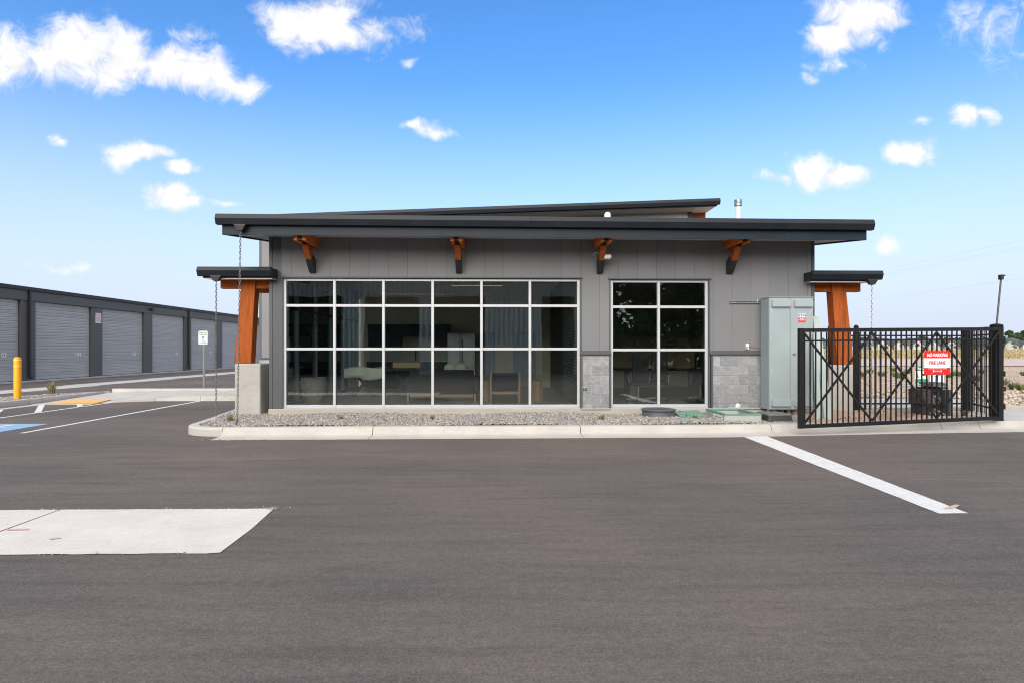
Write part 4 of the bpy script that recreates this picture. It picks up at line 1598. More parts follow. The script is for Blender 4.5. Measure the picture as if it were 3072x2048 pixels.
# ------------------------------------------------------------------ electrical cabinet
cyf = 12.38
cx0, cx1 = X(2307, cyf), X(2439, cyf)
cz0, cz1 = on_y(2307, 1228, cyf).z, on_y(2307, 891.5, cyf).z
cab = root('electrical_cabinet', ((cx0 + cx1) / 2, cyf + .2, .15), 'tall pale green electrical cabinet with two doors against the block wainscot', 'electrical cabinet')
MB().box(cx0, cx1, cyf + .012, FY - .06, cz0, cz1 - .012).build('housing', MAT['cabinet'], cab, bevel=.006)
MB().box(cx0 - .012, cx1 + .012, cyf - .012, FY - .055, cz1 - .011, cz1 + .004).build('top_lip', MAT['cabinet'], cab)
cm = X(2370, cyf)
for k, (a, b) in enumerate(((cx0 + .004, cm - .004), (cm + .004, cx1 - .003))):
    dr = MB().box(a, b, cyf - .008, cyf + .011, cz0 + .012, cz1 - .022).build('door', MAT['cabinet'], cab, bevel=.004)
    for zz, hh in ((cz1 - .205, .135), (cz0 + .075, .135)):
        xa, xb = (a + .035, cm + .004) if k == 0 else (a + .065, b - .015)
        mb = MB()
        mb.loft([[(xa, cyf - .008, zz), (xb, cyf - .008, zz), (xb, cyf - .008, zz + hh), (xa, cyf - .008, zz + hh)],
                 [(xa + .022, cyf - .055, zz), (xb - .002, cyf - .055, zz), (xb - .002, cyf - .05, zz + hh), (xa + .022, cyf - .05, zz + hh)]])
        mb.build('vent_hood', MAT['cabinet'], dr, bevel=.003)
    rx = a + .045 if k == 0 else b - .04
    me = mesh_of(MB().lathe([(.008, 0), (.007, .004), (.003, .006)], (0, 0, 0), 8), 'rivet', MAT['white'])
    for zz in (cz1 - .3, cz1 - .262, cz1 - .82, cz1 - .86, cz0 + .82, cz0 + .78, cz0 + .27, cz0 + .31):
        place(me, 'rivet', dr, (rx, cyf - .008, zz), (R(90), 0, 0))
    if k == 1:
        lk = MB()
        c = on_y(2381.5, 1059.5, cyf)
        lk.beam((c.x, cyf - .008, c.z), (c.x, cyf - .05, c.z), .05, .022)
        lk.beam((c.x - .025, cyf - .03, c.z - .012), (c.x + .02, cyf - .03, c.z + .02), .014, .02)
        lk.build('latch', MAT['galvanised'], dr, bevel=.002)
        lx = on_y(2405, 955, cyf).x
        lz = on_y(2405, 952, cyf).z
        pl = MB().box(lx - .082, lx + .082, cyf - .011, cyf - .0085, lz, lz + .07).build('maker_plate', MAT['sign_white'], dr)
        lettering('lettering', 'E·T·N', .06, MAT['text_blue'], dr, (lx, cyf - .0125, lz + .034), bold=.003, depth=.001, sx=1.1)
        MB().box(lx - .076, lx + .076, cyf - .011, cyf - .0085, lz - .108, lz - .004).build('warning_plate', MAT['label_red'], dr)
        mb = MB()
        for j, ww in enumerate((.13, .085, .14, .09)):
            zz = lz - .018 - j * .015
            xx = lx - ww / 2
            while xx < lx + ww / 2:
                l_ = random.uniform(.008, .022)
                mb.box(xx, min(xx + l_, lx + ww / 2), cyf - .0118, cyf - .0112, zz - .004, zz + .004)
                xx += l_ + .005
        mb.build('fine_print', MAT['sign_white'], dr)
# pedestal, conduits underneath
mb = MB()
for p_, w_ in ((2322, .07), (2347, .06), (2366, .1)):
    xx = on_y(p_, 1240, FY - .2).x
    mb.tube([(xx, FY - .2, .1), (xx, FY - .2, cz0 + .01)], w_ / 2, 12)
mb.build('conduit', MAT['pvc'], cab, smooth=40)
xx = on_y(2389, 1240, FY - .25).x
MB().lathe([(.085, .08), (.085, cz0)], (xx, FY - .25, 0), 20).build('pedestal', MAT['pier_concrete'], cab, smooth=40)
MB().beam((cx0 + .03, cyf + .1, .12), (cx0 + .03, cyf + .1, cz0), .04, .04).build('strut_leg', MAT['galvanised'], cab)

# strut channel fixed to the wall beside the cabinet
a, b = on_y(2189, 906.5, FY - .03), on_y(2279, 906, FY - .03)
ut = root('strut_channel', (a.x, FY, a.z), 'slotted galvanised strut channel on the siding beside the cabinet', 'metal channel')
MB().box(a.x, b.x, FY - .045, FY - .001, a.z - .02, a.z - .013).build('channel', MAT['galvanised'], ut)
mb = MB()
mb.box(a.x, b.x, FY - .045, FY - .001, a.z + .013, a.z + .02)
mb.box(a.x, b.x, FY - .006, FY - .001, a.z - .0129, a.z + .0129)
mb.build('flange', MAT['galvanised'], ut)
x_ = a.x + .03
while x_ < b.x - .04:
    MB().box(x_, x_ + .03, FY - .009, FY - .0062, a.z - .006, a.z + .006).build('slot', MAT['black_steel'], ut)
    x_ += .055
MB().lathe([(.014, 0), (.014, .03), (.007, .05)], (b.x - .06, FY - .05, a.z), 8).build('bolt', MAT['galvanised'], ut)

# small fittings on the front wall
c = on_y(2241.5, 1039, FY - .03)
o = root('junction_box', (c.x, FY, c.z), 'small white outlet box on the siding beside the cabinet', 'outlet box')
MB().box(c.x - .03, c.x + .03, FY - .05, FY - .001, c.z - .06, c.z + .06).build('box', MAT['white'], o, bevel=.006)
MB().box(c.x - .024, c.x - .002, FY - .054, FY - .0505, c.z - .05, c.z + .0).build('socket', MAT['black_steel'], o)
MB().tube([(c.x + .03, FY - .02, c.z + .005), (c.x + .12, FY - .02, c.z - .005), (c.x + .28, FY - .02, c.z - .03)], .004, 6).build('wire', MAT['orange_cable'], o)
c = on_y(1754.5, 1164, FY - .03)
o = root('power_outlet', (c.x, FY, c.z), 'grey twin outlet on the narrow block panel between the windows', 'power outlet')
MB().box(c.x - .06, c.x + .06, FY - .03, FY - .009, c.z - .038, c.z + .038).build('plate', MAT['galvanised'], o, bevel=.004)
for s in (-1, 1):
    mb = MB()
    mb.lathe([(.02, 0), (.02, .006), (.012, .008)], (0, 0, 0), 14)
    me = mesh_of(mb, 'socket', MAT['black_steel'])
    place(me, 'socket', o, (c.x + s * .026, FY - .03, c.z - .004), (R(90), 0, 0))
# camera on the third bracket
c = on_y(1822, 771, FY - .33)
o = root('security_camera', (c.x, c.y, c.z), 'white dome camera on the bracket above the window gap', 'security camera')
mb = MB()
mb.lathe([(.055, 0), (.058, .03), (.05, .055), (.045, .07)], (0, 0, 0), 18)
me = mesh_of(mb, 'mount', MAT['white'], smooth=40)
place(me, 'mount', o, c + Vector((-.06, 0, .0)), (0, R(90), R(-8)))
mb = MB()
mb.lathe([(.045, -.03), (.052, 0), (.046, .03), (.03, .05), (.01, .058)], (0, 0, 0), 18)
me = mesh_of(mb, 'housing', MAT['white'], smooth=60)
place(me, 'housing', o, c + Vector((.03, -.02, -.005)), (R(70), R(0), R(35)))
mb = MB()
mb.lathe([(.02, 0), (.017, .012), (.006, .016)], (0, 0, 0), 12)
me = mesh_of(mb, 'lens', MAT['black_steel'], smooth=60)
place(me, 'lens', o, c + Vector((.052, -.052, .01)), (R(70), R(0), R(35)))
a = on_y(1779, 767, FY - .1)
MB().tube([a, on_y(1783, 760, FY - .15), on_y(1790, 758, FY - .2), c + Vector((-.1, 0, .04))], .006, 6).build('cable', MAT['white'], o, smooth=60)

# ------------------------------------------------------------------ things standing in the bed
c = on_z(1975, 1248, .14)
o = root('manhole_riser', (c.x, c.y, .14), 'round black plastic access riser standing in the crushed rock', 'manhole')
rr_ = .33
MB().lathe([(rr_ + .02, 0), (rr_ + .005, .03), (rr_, .1), (rr_ - .005, .14)], (c.x, c.y, .13), 36).build('riser', MAT['plastic_grey'], o, smooth=40)
MB().lathe([(rr_ + .02, .141), (rr_ + .025, .155), (rr_ + .015, .17), (rr_ - .03, .172), (rr_ - .04, .165), (.01, .168)], (c.x, c.y, .13), 36).build('lid', MAT['plastic_grey'], o, smooth=40)
ridge = MB()
for k in range(9):
    a_ = k * math.pi / 9
    ridge.beam((c.x - .26 * math.cos(a_), c.y - .26 * math.sin(a_), .301), (c.x + .26 * math.cos(a_), c.y + .26 * math.sin(a_), .301), .012, .006)
ridge.build('lid_ribs', MAT['plastic_grey'], o)

c = on_z(2071, 1240, .17)
gl = root('loose_cover', (c.x, c.y, .16), 'loose green plastic lid lying on the crushed rock, faded white', 'lid')
q = [on_z(2020, 1231, .22), on_z(2094, 1228.5, .24), on_z(2122, 1248, .18), on_z(2046, 1252, .17)]
mb = MB()
mb.loft([[Vector(p) - Vector((0, 0, .03)) for p in q], q])
mb.build('plate', MAT['lid_green'], gl, bevel=.006)
for s_, t_ in ((.2, .2), (.25, .8)):
    p = q[0].lerp(q[1], s_).lerp(q[3].lerp(q[2], s_), t_)
    MB().lathe([(.012, .0), (.012, .02), (.004, .024)], p, 8).build('bolt', MAT['black_steel'], gl)

# green-rimmed utility vault, open on top
vz = .29
fl, fr = on_y(2173, 1264, 11.3), on_y(2284, 1264, 11.3)
bx0_, bx1_ = fl.x, fr.x
by0_, by1_ = 11.3, 12.3
ub = root('utility_vault', ((bx0_ + bx1_) / 2, 11.8, .13), 'open weathered utility vault with a green rim beside the cabinet', 'utility box')
mb = MB()
t_ = .055
mb.box(bx0_, bx1_, by0_, by0_ + t_, .1, vz - .02)
mb.box(bx0_, bx1_, by1_ - t_, by1_, .1, vz - .02)
mb.box(bx0_, bx0_ + t_, by0_ + t_, by1_ - t_, .1, vz - .02)
mb.box(bx1_ - t_, bx1_, by0_ + t_, by1_ - t_, .1, vz - .02)
mb.build('walls', MAT['box_green'], ub)
mb = MB()
g_ = .008
for (x0_, x1_, y0_, y1_) in ((bx0_ - g_, bx1_ + g_, by0_ - g_, by0_ + .07), (bx0_ - g_, bx1_ + g_, by1_ - .07, by1_ + g_), (bx0_ - g_, bx0_ + .07, by0_ + .0701, by1_ - .0701), (bx1_ - .07, bx1_ + g_, by0_ + .0701, by1_ - .0701)):
    mb.box(x0_, x1_, y0_, y1_, vz - .019, vz + .008)
mb.build('rim', MAT['lid_green'], ub, bevel=.004)
MB().box(bx0_ + t_, bx1_ - t_, by0_ + t_, by1_ - t_, .12, .17).build('fill', MAT['bed'], ub)
pl = MB().box(bx0_ - .004, bx0_ - .001, by0_ + .08, by0_ + .6, .16, vz - .03).build('sticker', MAT['sign_white'], ub)
mb = MB()
for k in range(5):
    mb.box(bx0_ - .006, bx0_ - .0045, by0_ + .15 + k * .07, by0_ + .2 + k * .07, .2, .215)
mb.build('sticker_print', MAT['text_green'], ub)
c = on_y(2212, 1218, 12.27)
mb = MB()
v0, f0 = ico()
vv = [(c.x + p[0] * .07 * random.uniform(.7, 1.2), 12.27 + p[1] * .05 * random.uniform(.6, 1.2), c.z + .0 + p[2] * .065 * random.uniform(.75, 1.15)) for p in v0]
mb.add(vv, [tuple(f) for f in f0])
tag(mb.build('crumpled_wrapper', MAT['paper']), 'crumpled white wrapper on the back rim of the vault', 'litter')

a = on_y(2301, 1264, 11.35)
b = on_y(2383, 1264, 11.35)
vb = root('valve_box', ((a.x + b.x) / 2, 11.6, .13), 'black plastic valve box with dusty lid below the electrical cabinet', 'valve box')
mb = MB()
zt_ = on_y(2340, 1245, 11.35).z


def rrect(x0, x1, y0, y1, z, r, n=4):
    pts = []
    for cx_, cy_, a0 in ((x1 - r, y1 - r, 0), (x0 + r, y1 - r, 90), (x0 + r, y0 + r, 180), (x1 - r, y0 + r, 270)):
        for k in range(n + 1):
            aa = R(a0 + 90 * k / n)
            pts.append((cx_ + r * math.cos(aa), cy_ + r * math.sin(aa), z))
    return pts


mb.loft([rrect(a.x, b.x, 11.33, 11.95, .1, .06), rrect(a.x + .03, b.x - .03, 11.36, 11.92, zt_, .06)])
mb.build('body', MAT['plastic_black'], vb, smooth=40)
mb = MB()
mb.loft([rrect(a.x + .025, b.x - .025, 11.355, 11.925, zt_ + .001, .06), rrect(a.x + .03, b.x - .03, 11.36, 11.92, zt_ + .02, .06)])
mb.build('lid', plain('dusty_lid', (.17, .165, .16), .85, var=.15, vs=6), vb, smooth=40)
a, b = on_y(2284, 1259, 11.7), on_y(2312, 1259, 11.7)
tag(MB().tube([(a.x, 11.75, .19), (b.x + .1, 11.75, .19)], .04, 14).build('drain_pipe', MAT['pvc'], smooth=40), 'short pale pipe between the vault and the valve box', 'pipe')


# tufts of grass and weeds
def tuft(name, loc, h, n, spread, mat, label, cat='grass tuft', group=None, width=.006):
    o = root(name, loc, label, cat, group)
    mb = MB()
    for _ in range(n):
        a = random.uniform(0, 2 * math.pi)
        r0 = random.uniform(0, spread * .35)
        lean = random.uniform(.1, 1.0) * spread
        hh = h * random.uniform(.5, 1.1)
        p = Vector((loc[0] + r0 * math.cos(a), loc[1] + r0 * math.sin(a), loc[2]))
        tip = p + Vector((lean * math.cos(a), lean * math.sin(a), hh))
        mid = p.lerp(tip, .5) + Vector((0, 0, hh * .12))
        s = Vector((-math.sin(a + random.uniform(-1, 1)), math.cos(a), 0)) * width
        mb.add([p - s, p + s, mid + s * .8, mid - s * .8, tip], [(0, 1, 2, 3), (3, 2, 4)])
    mb.build('blades', mat, o, recalc=False)
    return o


for px_, py_, h_, lab in ((690, 1262, .14, 'small green grass tuft by the pier inside the kerb nose'), (1023, 1258, .08, 'tiny dry grass tuft below the second window bay'),
                          (1297, 1258, .1, 'tiny dry grass tuft below the fourth window bay'), (1804, 1258, .11, 'tiny green tuft in front of the narrow block panel'),
                          (2086, 1256, .09, 'brown tuft at the near edge of the green lid')):
    p = on_z(px_, py_, .15)
    tuft('grass_tuft', p, h_, 70, h_ * .75, MAT['grass_blade'], lab)
p = on_z(155, 1179, .13)
tuft('grass_tuft', p, .42, 80, .22, MAT['grass_blade'], 'wispy ornamental grass in the island right of the bollard', width=.01)

# yellow bollard
p = on_z(52.5, 1196, .13)
o = root('bollard', p, 'yellow steel bollard with two pale bands on the island', 'bollard')
bh = on_y(52, 1070.5, p.y).z
r_ = .088
prof = [(r_, p.z - .1), (r_, bh - .05), (r_ * .93, bh - .025), (r_ * .7, bh - .008), (r_ * .3, bh), (.002, bh + .001)]
MB().lathe(prof, (p.x, p.y, 0), 28).build('post', MAT['bollard'], o, smooth=50)
for py_ in (1079.5, 1096.5):
    z_ = on_y(52, py_, p.y).z
    MB().lathe([(r_ + .001, z_ - .01), (r_ + .0025, z_ - .009), (r_ + .0025, z_ + .009), (r_ + .001, z_ + .01)], (p.x, p.y, 0), 28).build('band', MAT['reflective'], o, smooth=40)

# reserved parking sign
p = on_z(612, 1165, .2)
p.y, p.z = 20.44, .22
p.x = on_y(612, 1165, p.y).x
sg = root('parking_sign', p, 'reserved parking sign with wheelchair symbol on a perforated post', 'sign')
MB().box(p.x - .028, p.x + .028, p.y - .02, p.y + .02, p.z, on_y(610, 1012, p.y).z).build('post', MAT['sign_post'], sg)
mb = MB()
zz = p.z + .05
while zz < on_y(610, 1030, p.y).z:
    mb.box(p.x - .008, p.x + .008, p.y - .0225, p.y - .0205, zz, zz + .016)
    zz += .05
mb.build('perforations', MAT['plastic_grey'], sg)
sx0, sx1 = on_y(596.3, 1000, p.y).x, on_y(624, 1000, p.y).x
sz0, sz1 = on_y(610, 1033, p.y).z, on_y(610, 992.8, p.y).z
mb = MB()
mb.loft([[(q[0], p.y - .026, q[1]) for q in [(a[0], a[1]) for a in rrect(sx0, sx1, sz0, sz1, 0, .04)]], [(q[0], p.y - .022, q[1]) for q in [(a[0], a[1]) for a in rrect(sx0, sx1, sz0, sz1, 0, .04)]]])
mb.build('plate', MAT['sign_white'], sg)
for dx in ((.0), ):
    mb = MB()
    outer = rrect(sx0 + .012, sx1 - .012, sz0 + .012, sz1 - .012, 0, .03)
    inner = rrect(sx0 + .02, sx1 - .02, sz0 + .02, sz1 - .02, 0, .025)
    n_ = len(outer)
    mb.add([(q[0], p.y - .0275, q[1]) for q in outer] + [(q[0], p.y - .0275, q[1]) for q in inner], [(i, (i + 1) % n_, n_ + (i + 1) % n_, n_ + i) for i in range(n_)])
    mb.build('border', MAT['text_green'], sg, recalc=False)
sxc = (sx0 + sx1) / 2
H_ = sz1 - sz0
for txt, f_, s_ in (('RESERVED', .86, .062), ('PARKING', .72, .066), ('VAN', .3, .066), ('ACCESSIBLE', .14, .052)):
    lettering('lettering', txt, s_, MAT['text_green'], sg, (sxc, p.y - .0285, sz0 + H_ * f_), depth=.001, bold=.0018, sx=.9)
MB().box(sxc - .045, sxc + .045, p.y - .0285, p.y - .0265, sz0 + H_ * .41, sz0 + H_ * .62).build('symbol_panel', MAT['sign_blue'], sg)
wheelchair('access_symbol', MAT['sign_white'], sg, lambda u, v: (sxc - .04 + u * .08, p.y - .03, sz0 + H_ * .415 + v * .088), .11)

# ------------------------------------------------------------------ gate and fences
GA = Vector((on_y(2397, 1284, 10.42).x, 10.42, 0))
GB = Vector((on_y(3002, 1258, 11.2).x, 11.2, 0))
gz = lambda px_, py_, P: CAM_H + (HORIZON - py_) / FPX * (P.x * SY + P.y * CY)
zA0, zA1 = gz(0, 1284, GA), gz(0, 985, GA)
zB0, zB1 = gz(0, 1257.5, GB), gz(0, 981.5, GB)
gate = root('swing_gate', (GB.x, GB.y, .13), 'black steel swing gate with crossed braces standing ajar over the kerb', 'gate')
gdir = (GB - GA).normalized()
glen = (GB - GA).length
gn = Vector((gdir.y, -gdir.x, 0))            # towards the camera


def gp(s, f, off=0.):
    """point on the gate: s along (0..1), f up (0..1)"""
    p = GA.lerp(GB, s)
    z0_, z1_ = zA0 + (zB0 - zA0) * s, zA1 + (zB1 - zA1) * s
    p = p + gn * off
    return Vector((p.x, p.y, z0_ + (z1_ - z0_) * f))


fw_ = .066
hs = fw_ / 2 / glen
MB().beam(gp(hs, 0), gp(hs, 1), fw_ * 1.25, fw_, gdir.cross(Vector((0, 0, 1)))).build('stile', MAT['fence_black'], gate, bevel=.003)
MB().beam(gp(1 - hs, 0), gp(1 - hs, 1), fw_ * 1.25, fw_, gdir.cross(Vector((0, 0, 1)))).build('stile', MAT['fence_black'], gate, bevel=.003)
for f_, hh in ((1 - .02, .066), (.02, .066), (1 - .277, .03)):
    if f_ < .9 and f_ > .1:
        f_ = 1 - .28 + .155 - .0
    o = MB().beam(gp(hs * 2.3, f_), gp(1 - hs * 2.3, f_), fw_ * .9 if hh > .05 else .036, hh).build('rail', MAT['fence_black'], gate, bevel=.003)
npk = 39
for k in range(1, npk):
    s_ = k / npk
    MB().beam(gp(s_, .041), gp(s_, .959), .019, .019, gdir).build('picket', MAT['fence_black'], gate)
cross = [(645 - 612) / (2172 - 612), (1168 - 612) / (2172 - 612), (1668 - 612) / (2172 - 612), (2150 - 612) / (2172 - 612)]
# perspective along the gate: convert image fractions to distances


def img_frac(fr):
    za_ = GA.x * SY + GA.y * CY
    zb_ = GB.x * SY + GB.y * CY
    return fr * za_ / (zb_ + fr * (za_ - zb_))


cs_ = [img_frac(c_) for c_ in cross]
for a_, b_ in zip(cs_, cs_[1:]):
    for f0_, f1_, off in ((.05, .955, .029), (.955, .05, .017)):
        MB().beam(gp(a_, f0_, off), gp(b_, f1_, off), .011, .04, Vector((0, 0, 1))).build('brace', MAT['fence_black'], gate)
for k in range(3):
    MB().box(GB.x + .002, GB.x + .07, GB.y - .03, GB.y + .04, zB0 + .2 + k * .62, zB0 + .3 + k * .62).build('hinge', MAT['fence_black'], gate)

# sign on the gate
s0, s1 = img_frac((1562 - 612) / (2172 - 612)), img_frac((1764 - 612) / (2172 - 612))
sp0, sp1 = gp(s0, .5, .045), gp(s1, .5, .045)
zs0 = gz(0, 1124, sp0)
zs1 = gz(0, 1052, sp0)
sign = root('gate_sign', ((sp0.x + sp1.x) / 2, (sp0.y + sp1.y) / 2, (zs0 + zs1) / 2), 'red and white no parking fire lane sign fixed to the gate', 'sign')
sw_, sh_ = (sp1 - sp0).length, zs1 - zs0
ang = math.atan2(gdir.y, gdir.x)
scx = (sp0 + sp1) / 2


def sgn(u, v, off):
    p = scx + gdir * (u * sw_) + gn * off
    return Vector((p.x, p.y, (zs0 + zs1) / 2 + v * sh_))


def sign_plate(u0, u1, v0, v1, r_tl, mat, name, off, th=.0015):
    mb = MB()
    n_ = 5
    pts = []
    for (cu, cv, a0, r) in ((u1, v1, 0, r_tl[1]), (u0, v1, 90, r_tl[0]), (u0, v0, 180, r_tl[3]), (u1, v0, 270, r_tl[2])):
        if r == 0:
            pts.append((cu, cv))
        else:
            cx_ = cu - r if a0 in (0, 270) else cu + r
            cy_ = cv - r if a0 in (0, 90) else cv + r
            for k in range(n_ + 1):
                aa = R(a0 + 90 * k / n_)
                pts.append((cx_ + r * math.cos(aa), cy_ + r * math.sin(aa)))
    mb.loft([[sgn(u, v, off) for u, v in pts], [sgn(u, v, off + th) for u, v in pts]])
    return mb.build(name, mat, sign)


sign_plate(-.5, .5, -.5, .5, (.06, .06, .06, .06), MAT['sign_red'], 'plate', 0., .003)
sign_plate(-.499, .499, -.2, .2, (0, 0, 0, 0), MAT['sign_white'], 'white_band', .0032)
rot_s = (R(90), 0, ang)
lettering('lettering', 'NO PARKING', sh_ * .185, MAT['sign_white'], sign, sgn(0, .32, .0045), rot_s, .001, .0035, sx=.92)
lettering('lettering', 'FIRE LANE', sh_ * .19, MAT['text_red'], sign, sgn(0, .0, .006), rot_s, .001, .0022, sx=.95)
lettering('lettering', 'GATE TO REMAIN KEEP CLEAR AT ALL TIMES', sh_ * .052, MAT['sign_white'], sign, sgn(0, -.235, .0045), rot_s, .001, .0004, sx=.88)
mb = MB()
for (u0, v0, u1, v1) in ((-.16, -.335, .16, -.335), (-.17, -.335, -.13, -.29), (-.17, -.335, -.13, -.38), (.17, -.335, .13, -.29), (.17, -.335, .13, -.38)):
    mb.beam(sgn(u0, v0, .005), sgn(u1, v1, .005), .009, .002, gn)
mb.build('double_arrow', MAT['sign_white'], sign)
for u_, v_ in ((-.22, .42), (.24, .42), (-.22, -.43), (.24, -.43)):
    p = sgn(u_, v_, .004)
    me = mesh_of(MB().lathe([(.006, 0), (.005, .004)], (0, 0, 0), 8), 'rivet', MAT['white'])
    place(me, 'rivet', sign, p, rot_s)

# hinge post with cap and a pole carrying a small fixture
hp = Vector((on_y(2990, 1050, 11.42).x, 11.42, 0))
hpz = gz(0, 976, hp)
post = root('gate_post', (hp.x, hp.y, .13), 'thick black round-capped post carrying the gate hinges', 'post')
MB().box(hp.x - .085, hp.x + .075, hp.y - .08, hp.y + .08, .1, hpz - .02).build('shaft', MAT['fence_black'], post, bevel=.008)
MB().lathe([(.105, hpz - .019), (.11, hpz), (.1, hpz + .014), (.05, hpz + .03), (.005, hpz + .034)], (hp.x - .005, hp.y, 0), 24).build('cap', MAT['fence_black'], post, smooth=40)
b = on_y(3014, 1165, hp.y - .05)
fx = MB().box(b.x - .06, b.x - .0, hp.y - .09, hp.y - .02, b.z - .045, b.z + .045).build('sensor_box', MAT['black_steel'], post, bevel=.004)
pl = root('fixture_pole', (hp.x, hp.y, hpz + .03), 'thin leaning pole with a small black fixture on the gate post', 'pole')
pa_ = on_y(2990, 972, hp.y)
pb_ = on_y(3003, 838, hp.y)
MB().tube([pa_, pb_], .0165, 10).build('pole', MAT['storage_metal'], pl, smooth=40)
MB().box(pb_.x - .03, pb_.x + .03, hp.y - .035, hp.y + .035, pb_.z - .01, pb_.z + .085).build('fixture', MAT['black_steel'], pl, bevel=.004)
mb = MB()
mb.loft([[(pb_.x + .03, hp.y - .03, pb_.z + .05), (pb_.x + .03, hp.y + .03, pb_.z + .05), (pb_.x + .03, hp.y + .03, pb_.z + .085), (pb_.x + .03, hp.y - .03, pb_.z + .085)],
         [(pb_.x + .085, hp.y - .01, pb_.z + .065), (pb_.x + .085, hp.y + .01, pb_.z + .065), (pb_.x + .085, hp.y + .01, pb_.z + .078), (pb_.x + .085, hp.y - .01, pb_.z + .078)]])
mb.build('bracket_tip', MAT['black_steel'], pl)


def fence(name, A, B, z0, z1, posts, label, spacing=.1155, phase=0.):
    A, B = Vector(A), Vector(B)
    fr_ = root(name, (A.x, A.y, z0), label, 'fence')
    d = (B - A).normalized()
    L = (B - A).length
    for f_ in (.06, .905, .985):
        zz = z0 + (z1 - z0) * f_
        MB().beam((A.x, A.y, zz), (B.x, B.y, zz), .03, .034).build('rail', MAT['fence_black'], fr_)
    for k in range(int(L / spacing) + 1):
        q_ = phase % spacing + k * spacing
        if q_ > L:
            break
        p = A + d * q_
        if min(abs((p - A).length - q * L) for q, _ in posts) < .09:
            continue
        MB().beam((p.x, p.y, z0 - .04), (p.x, p.y, z1), .016, .016, d).build('picket', MAT['fence_black'], fr_)
    for q, w in posts:
        p = A.lerp(B, q)
        zt_ = z1 + (.04 if .05 < w < .1 else -.05)
        po = MB().box(p.x - w / 2, p.x + w / 2, p.y - w / 2, p.y + w / 2, .1, zt_).build('post', MAT['fence_black'], fr_, bevel=.004)
        MB().lathe([(w * .55, zt_ + .001), (w * .5, zt_ + .02), (w * .2, zt_ + .03)], (p.x, p.y, 0), 14).build('post_cap', MAT['fence_black'], po)


gq = gp(21 / 39, .5)
picket_px = 1536 + FPX * (gq.x * CY - gq.y * SY) / (gq.x * SY + gq.y * CY)
F0 = Vector((on_y(2491, 1050, 13.3).x, 13.3, 0))
F1 = Vector((on_y(2897, 1050, 13.3).x, 13.3, 0))
fz1 = on_y(2568, 984, 13.3).z
fz0 = .2
q2 = (on_y(2568.5, 1050, 13.3).x - F0.x) / (F1.x - F0.x)
fence('picket_fence', F0, F1, fz0, fz1, [(0, .075), (q2, .075), (1, .13)], 'black steel picket fence standing on the low kerb behind the gate', phase=on_y(picket_px, 1050, 13.3).x - F0.x)
fence('picket_fence', Vector((F1.x + .09, 13.22, 0)), Vector((10.2, 12.3, 0)), fz0, fz1, [(0, .03), (1, .03)], 'short black picket fence returning to the gate post')

# leaning sheet-metal covers and pipe insulation beside the cabinet
base_a, base_b = on_z(2447, 1263, .14), on_z(2467, 1263, .14)
o = root('sheet_cover', base_a, 'narrow grey-green metal cover standing upright against the cabinet side', 'metal cover')
ta, tb = on_y(2441, 1000, 12.3), on_y(2449, 990, 12.3)
mb = MB()
mb.loft([[base_a, base_b, base_b + Vector((0, .02, 0)), base_a + Vector((0, .02, 0))], [ta, tb, tb + Vector((0, .02, 0)), ta + Vector((0, .02, 0))]])
mb.build('sheet', MAT['sheet'], o)
base_a, base_b = on_z(2477, 1264, .14), on_z(2499, 1264, .14)
o = root('sheet_cover', base_a, 'longer grey-green metal cover leaning from the cabinet towards the gate', 'metal cover')
ta, tb = on_y(2440, 948.5, 12.55), on_y(2457.5, 948.5, 12.55)
mb = MB()
mb.loft([[base_a, base_b, base_b + Vector((0, .025, 0)), base_a + Vector((0, .025, 0))], [ta, tb, tb + Vector((0, .025, 0)), ta + Vector((0, .025, 0))]])
mb.build('sheet', MAT['sheet'], o)
lf = MB()
off = Vector((-.012, -.004, 0))
lf.loft([[base_a + off, base_a + off + Vector((.012, 0, 0)), base_a + off + Vector((.012, .05, 0)), base_a + off + Vector((0, .05, 0))], [ta + off, ta + off + Vector((.012, 0, 0)), ta + off + Vector((.012, .05, 0)), ta + off + Vector((0, .05, 0))]])
lf.build('folded_edge', MAT['sheet'], o)
sq = on_y(2484, 1238, base_a.y + .2)
pa_, pb_ = on_y(2446, 1058, 12.4), on_z(2468, 1235, .16)
o = root('pipe_insulation', pb_, 'dark foam pipe insulation leaning between the two metal covers', 'pipe insulation')
mid_ = pa_.lerp(pb_, .55) + Vector((-.01, -.03, 0))
MB().tube([pb_, mid_, pa_], .042, 14).build('foam', MAT['foam'], o, smooth=60)
MB().lathe([(.046, -.03), (.046, .03), (.02, .035)], pa_, 14).build('end_band', MAT['black_steel'], o)

